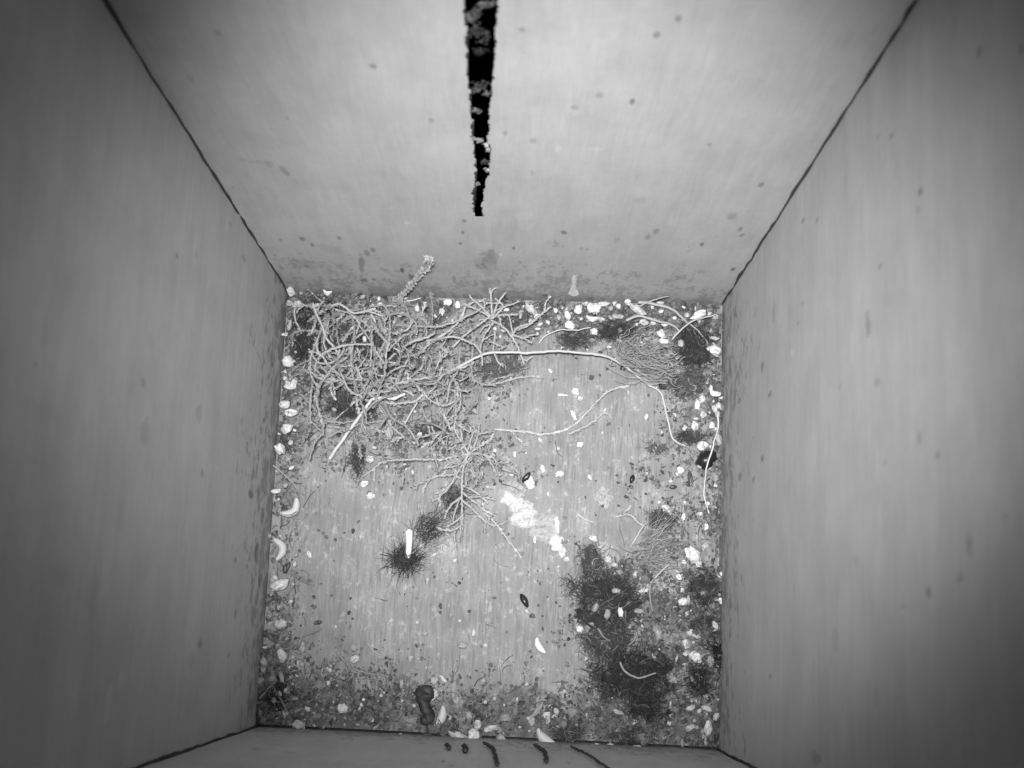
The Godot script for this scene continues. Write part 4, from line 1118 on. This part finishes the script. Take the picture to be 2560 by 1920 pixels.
# ---- uncountable crumbs and flakes over the floor
func build_litter() -> void:
	var s := Shape.new()
	var made := 0
	var tries := 0
	while made < 21000 and tries < 300000:
		tries += 1
		var px := rng.randf_range(640, 1812)
		var py := rng.randf_range(735, 1868)
		var q := on_floor(px, py)
		var ux: float = (q.x - lerpf(P.TL.x, P.BL.x, (q.z - P.TL.z) / (P.BL.z - P.TL.z))) / (P.TR.x - P.TL.x)
		var uc := clampf(ux, 0.0, 1.0)
		var zf: float = lerpf(P.TL.z, P.TR.z, uc)
		var uz: float = (q.z - zf) / (lerpf(P.BL.z, P.BR.z, uc) - zf)
		if ux < 0.004 or ux > 0.992 or uz < 0.01 or uz > 0.992: continue
		var d := 0.007
		d = maxf(d, (1.15 - ux / 0.07) * (0.3 if py > 1130 and py < 1480 else 1.0))
		d = maxf(d, 1.15 - (1.0 - ux) / 0.08)
		d = maxf(d, 1.25 - uz / 0.12)
		d = maxf(d, smoothstep(0.74 + 0.1 * sin(PI * clampf(ux, 0.0, 1.0)) + 0.12 * nz(px * 1.6, py * 1.6, 33.0), 0.98, uz) * 0.8)
		var wob := 160.0 * nz(px * 0.7, py * 0.7, 60.0)
		d = maxf(d, 0.45 * smoothstep(160.0, -60.0, maxf(px - 1200, py - 1080) + wob))
		d = maxf(d, 0.8 * smoothstep(110.0, -70.0, maxf(1520 - px, 1430 - py) + wob))
		d = maxf(d, 0.4 * smoothstep(120.0, -60.0, 1690 - px + wob))
		d *= clampf(0.6 + 1.3 * nz(px * 0.9, py * 0.9, 8.0), 0.1, 1.2)
		if rng.randf() > d: continue
		made += 1
		var size := (0.0003 + 0.0011 * pow(rng.randf(), 2.2)) * (1.3 if d > 0.5 else 0.8)
		var tn := rng.randf()
		s.tone = 0.04 + 0.05 * rng.randf() if tn < 0.35 + 0.9 * nz(px * 2.2, py * 2.2, 12.0) else (0.08 + 0.08 * rng.randf() if rng.randf() < 0.95 else 0.45)
		var pile := 0.0030 if d > 0.75 else (0.0014 if d > 0.5 else 0.0005)
		flake(s, q + Vector3.UP * (0.0001 + rng.randf() * pile), size)
	var o := obj("debris", s.mesh(), toned(0.8, 0.35))
	tag(o, "grey crumbs and flakes of litter strewn over the floor and its edges", "litter", "", "stuff")
	# fine loose fibres in the litter
	var f := Shape.new()
	for i in 1500:
		var px := rng.randf_range(650, 1800)
		var py := rng.randf_range(745, 1850)
		var e := minf(minf(px - 650, 1805 - px), minf(py - 745, 1855 - py))
		var keep := 0.9 if e < 110 else (0.6 if (px < 1250 and py < 1150) or (px > 1450 and py > 1350) or py > 1660 else 0.012)
		if rng.randf() > keep: continue
		f.tone = rng.randf_range(0.07, 0.27)
		f.tube(smooth_path(wander(px, py, rng.randf_range(0.3, 1.6), rng.randf_range(15, 60), rng.randf() * TAU, rng.randf_range(-2.0, 2.0), 4), 0.001), rng.randf_range(0.00007, 0.00016), 0.00006, 3, false)
	var g := obj("loose_fibres", f.mesh(), toned(0.8, 0.35))
	tag(g, "fine loose plant fibres scattered through the floor litter", "fibres", "", "stuff")

func flake(s: Shape, p: Vector3, r: float) -> void:
	var b := Basis(Vector3.UP, rng.randf() * TAU) * Basis(Vector3.RIGHT, rng.randfn() * 0.4) * Basis(Vector3.BACK, rng.randfn() * 0.4)
	var e := rng.randf_range(0.45, 1.0)
	var n := 5
	var top := s.add(p + b * Vector3(0, r * 0.28, 0), b.y)
	var ids := []
	for i in n:
		var a := TAU * i / n + rng.randf() * 0.7
		var q := r * rng.randf_range(0.6, 1.05)
		var o := Vector3(cos(a) * q, 0, sin(a) * q * e)
		ids.append(s.add(p + b * o, (b * (o.normalized() + Vector3.UP * 0.8)).normalized()))
	for i in n: s.tri(top, ids[i], ids[(i + 1) % n])
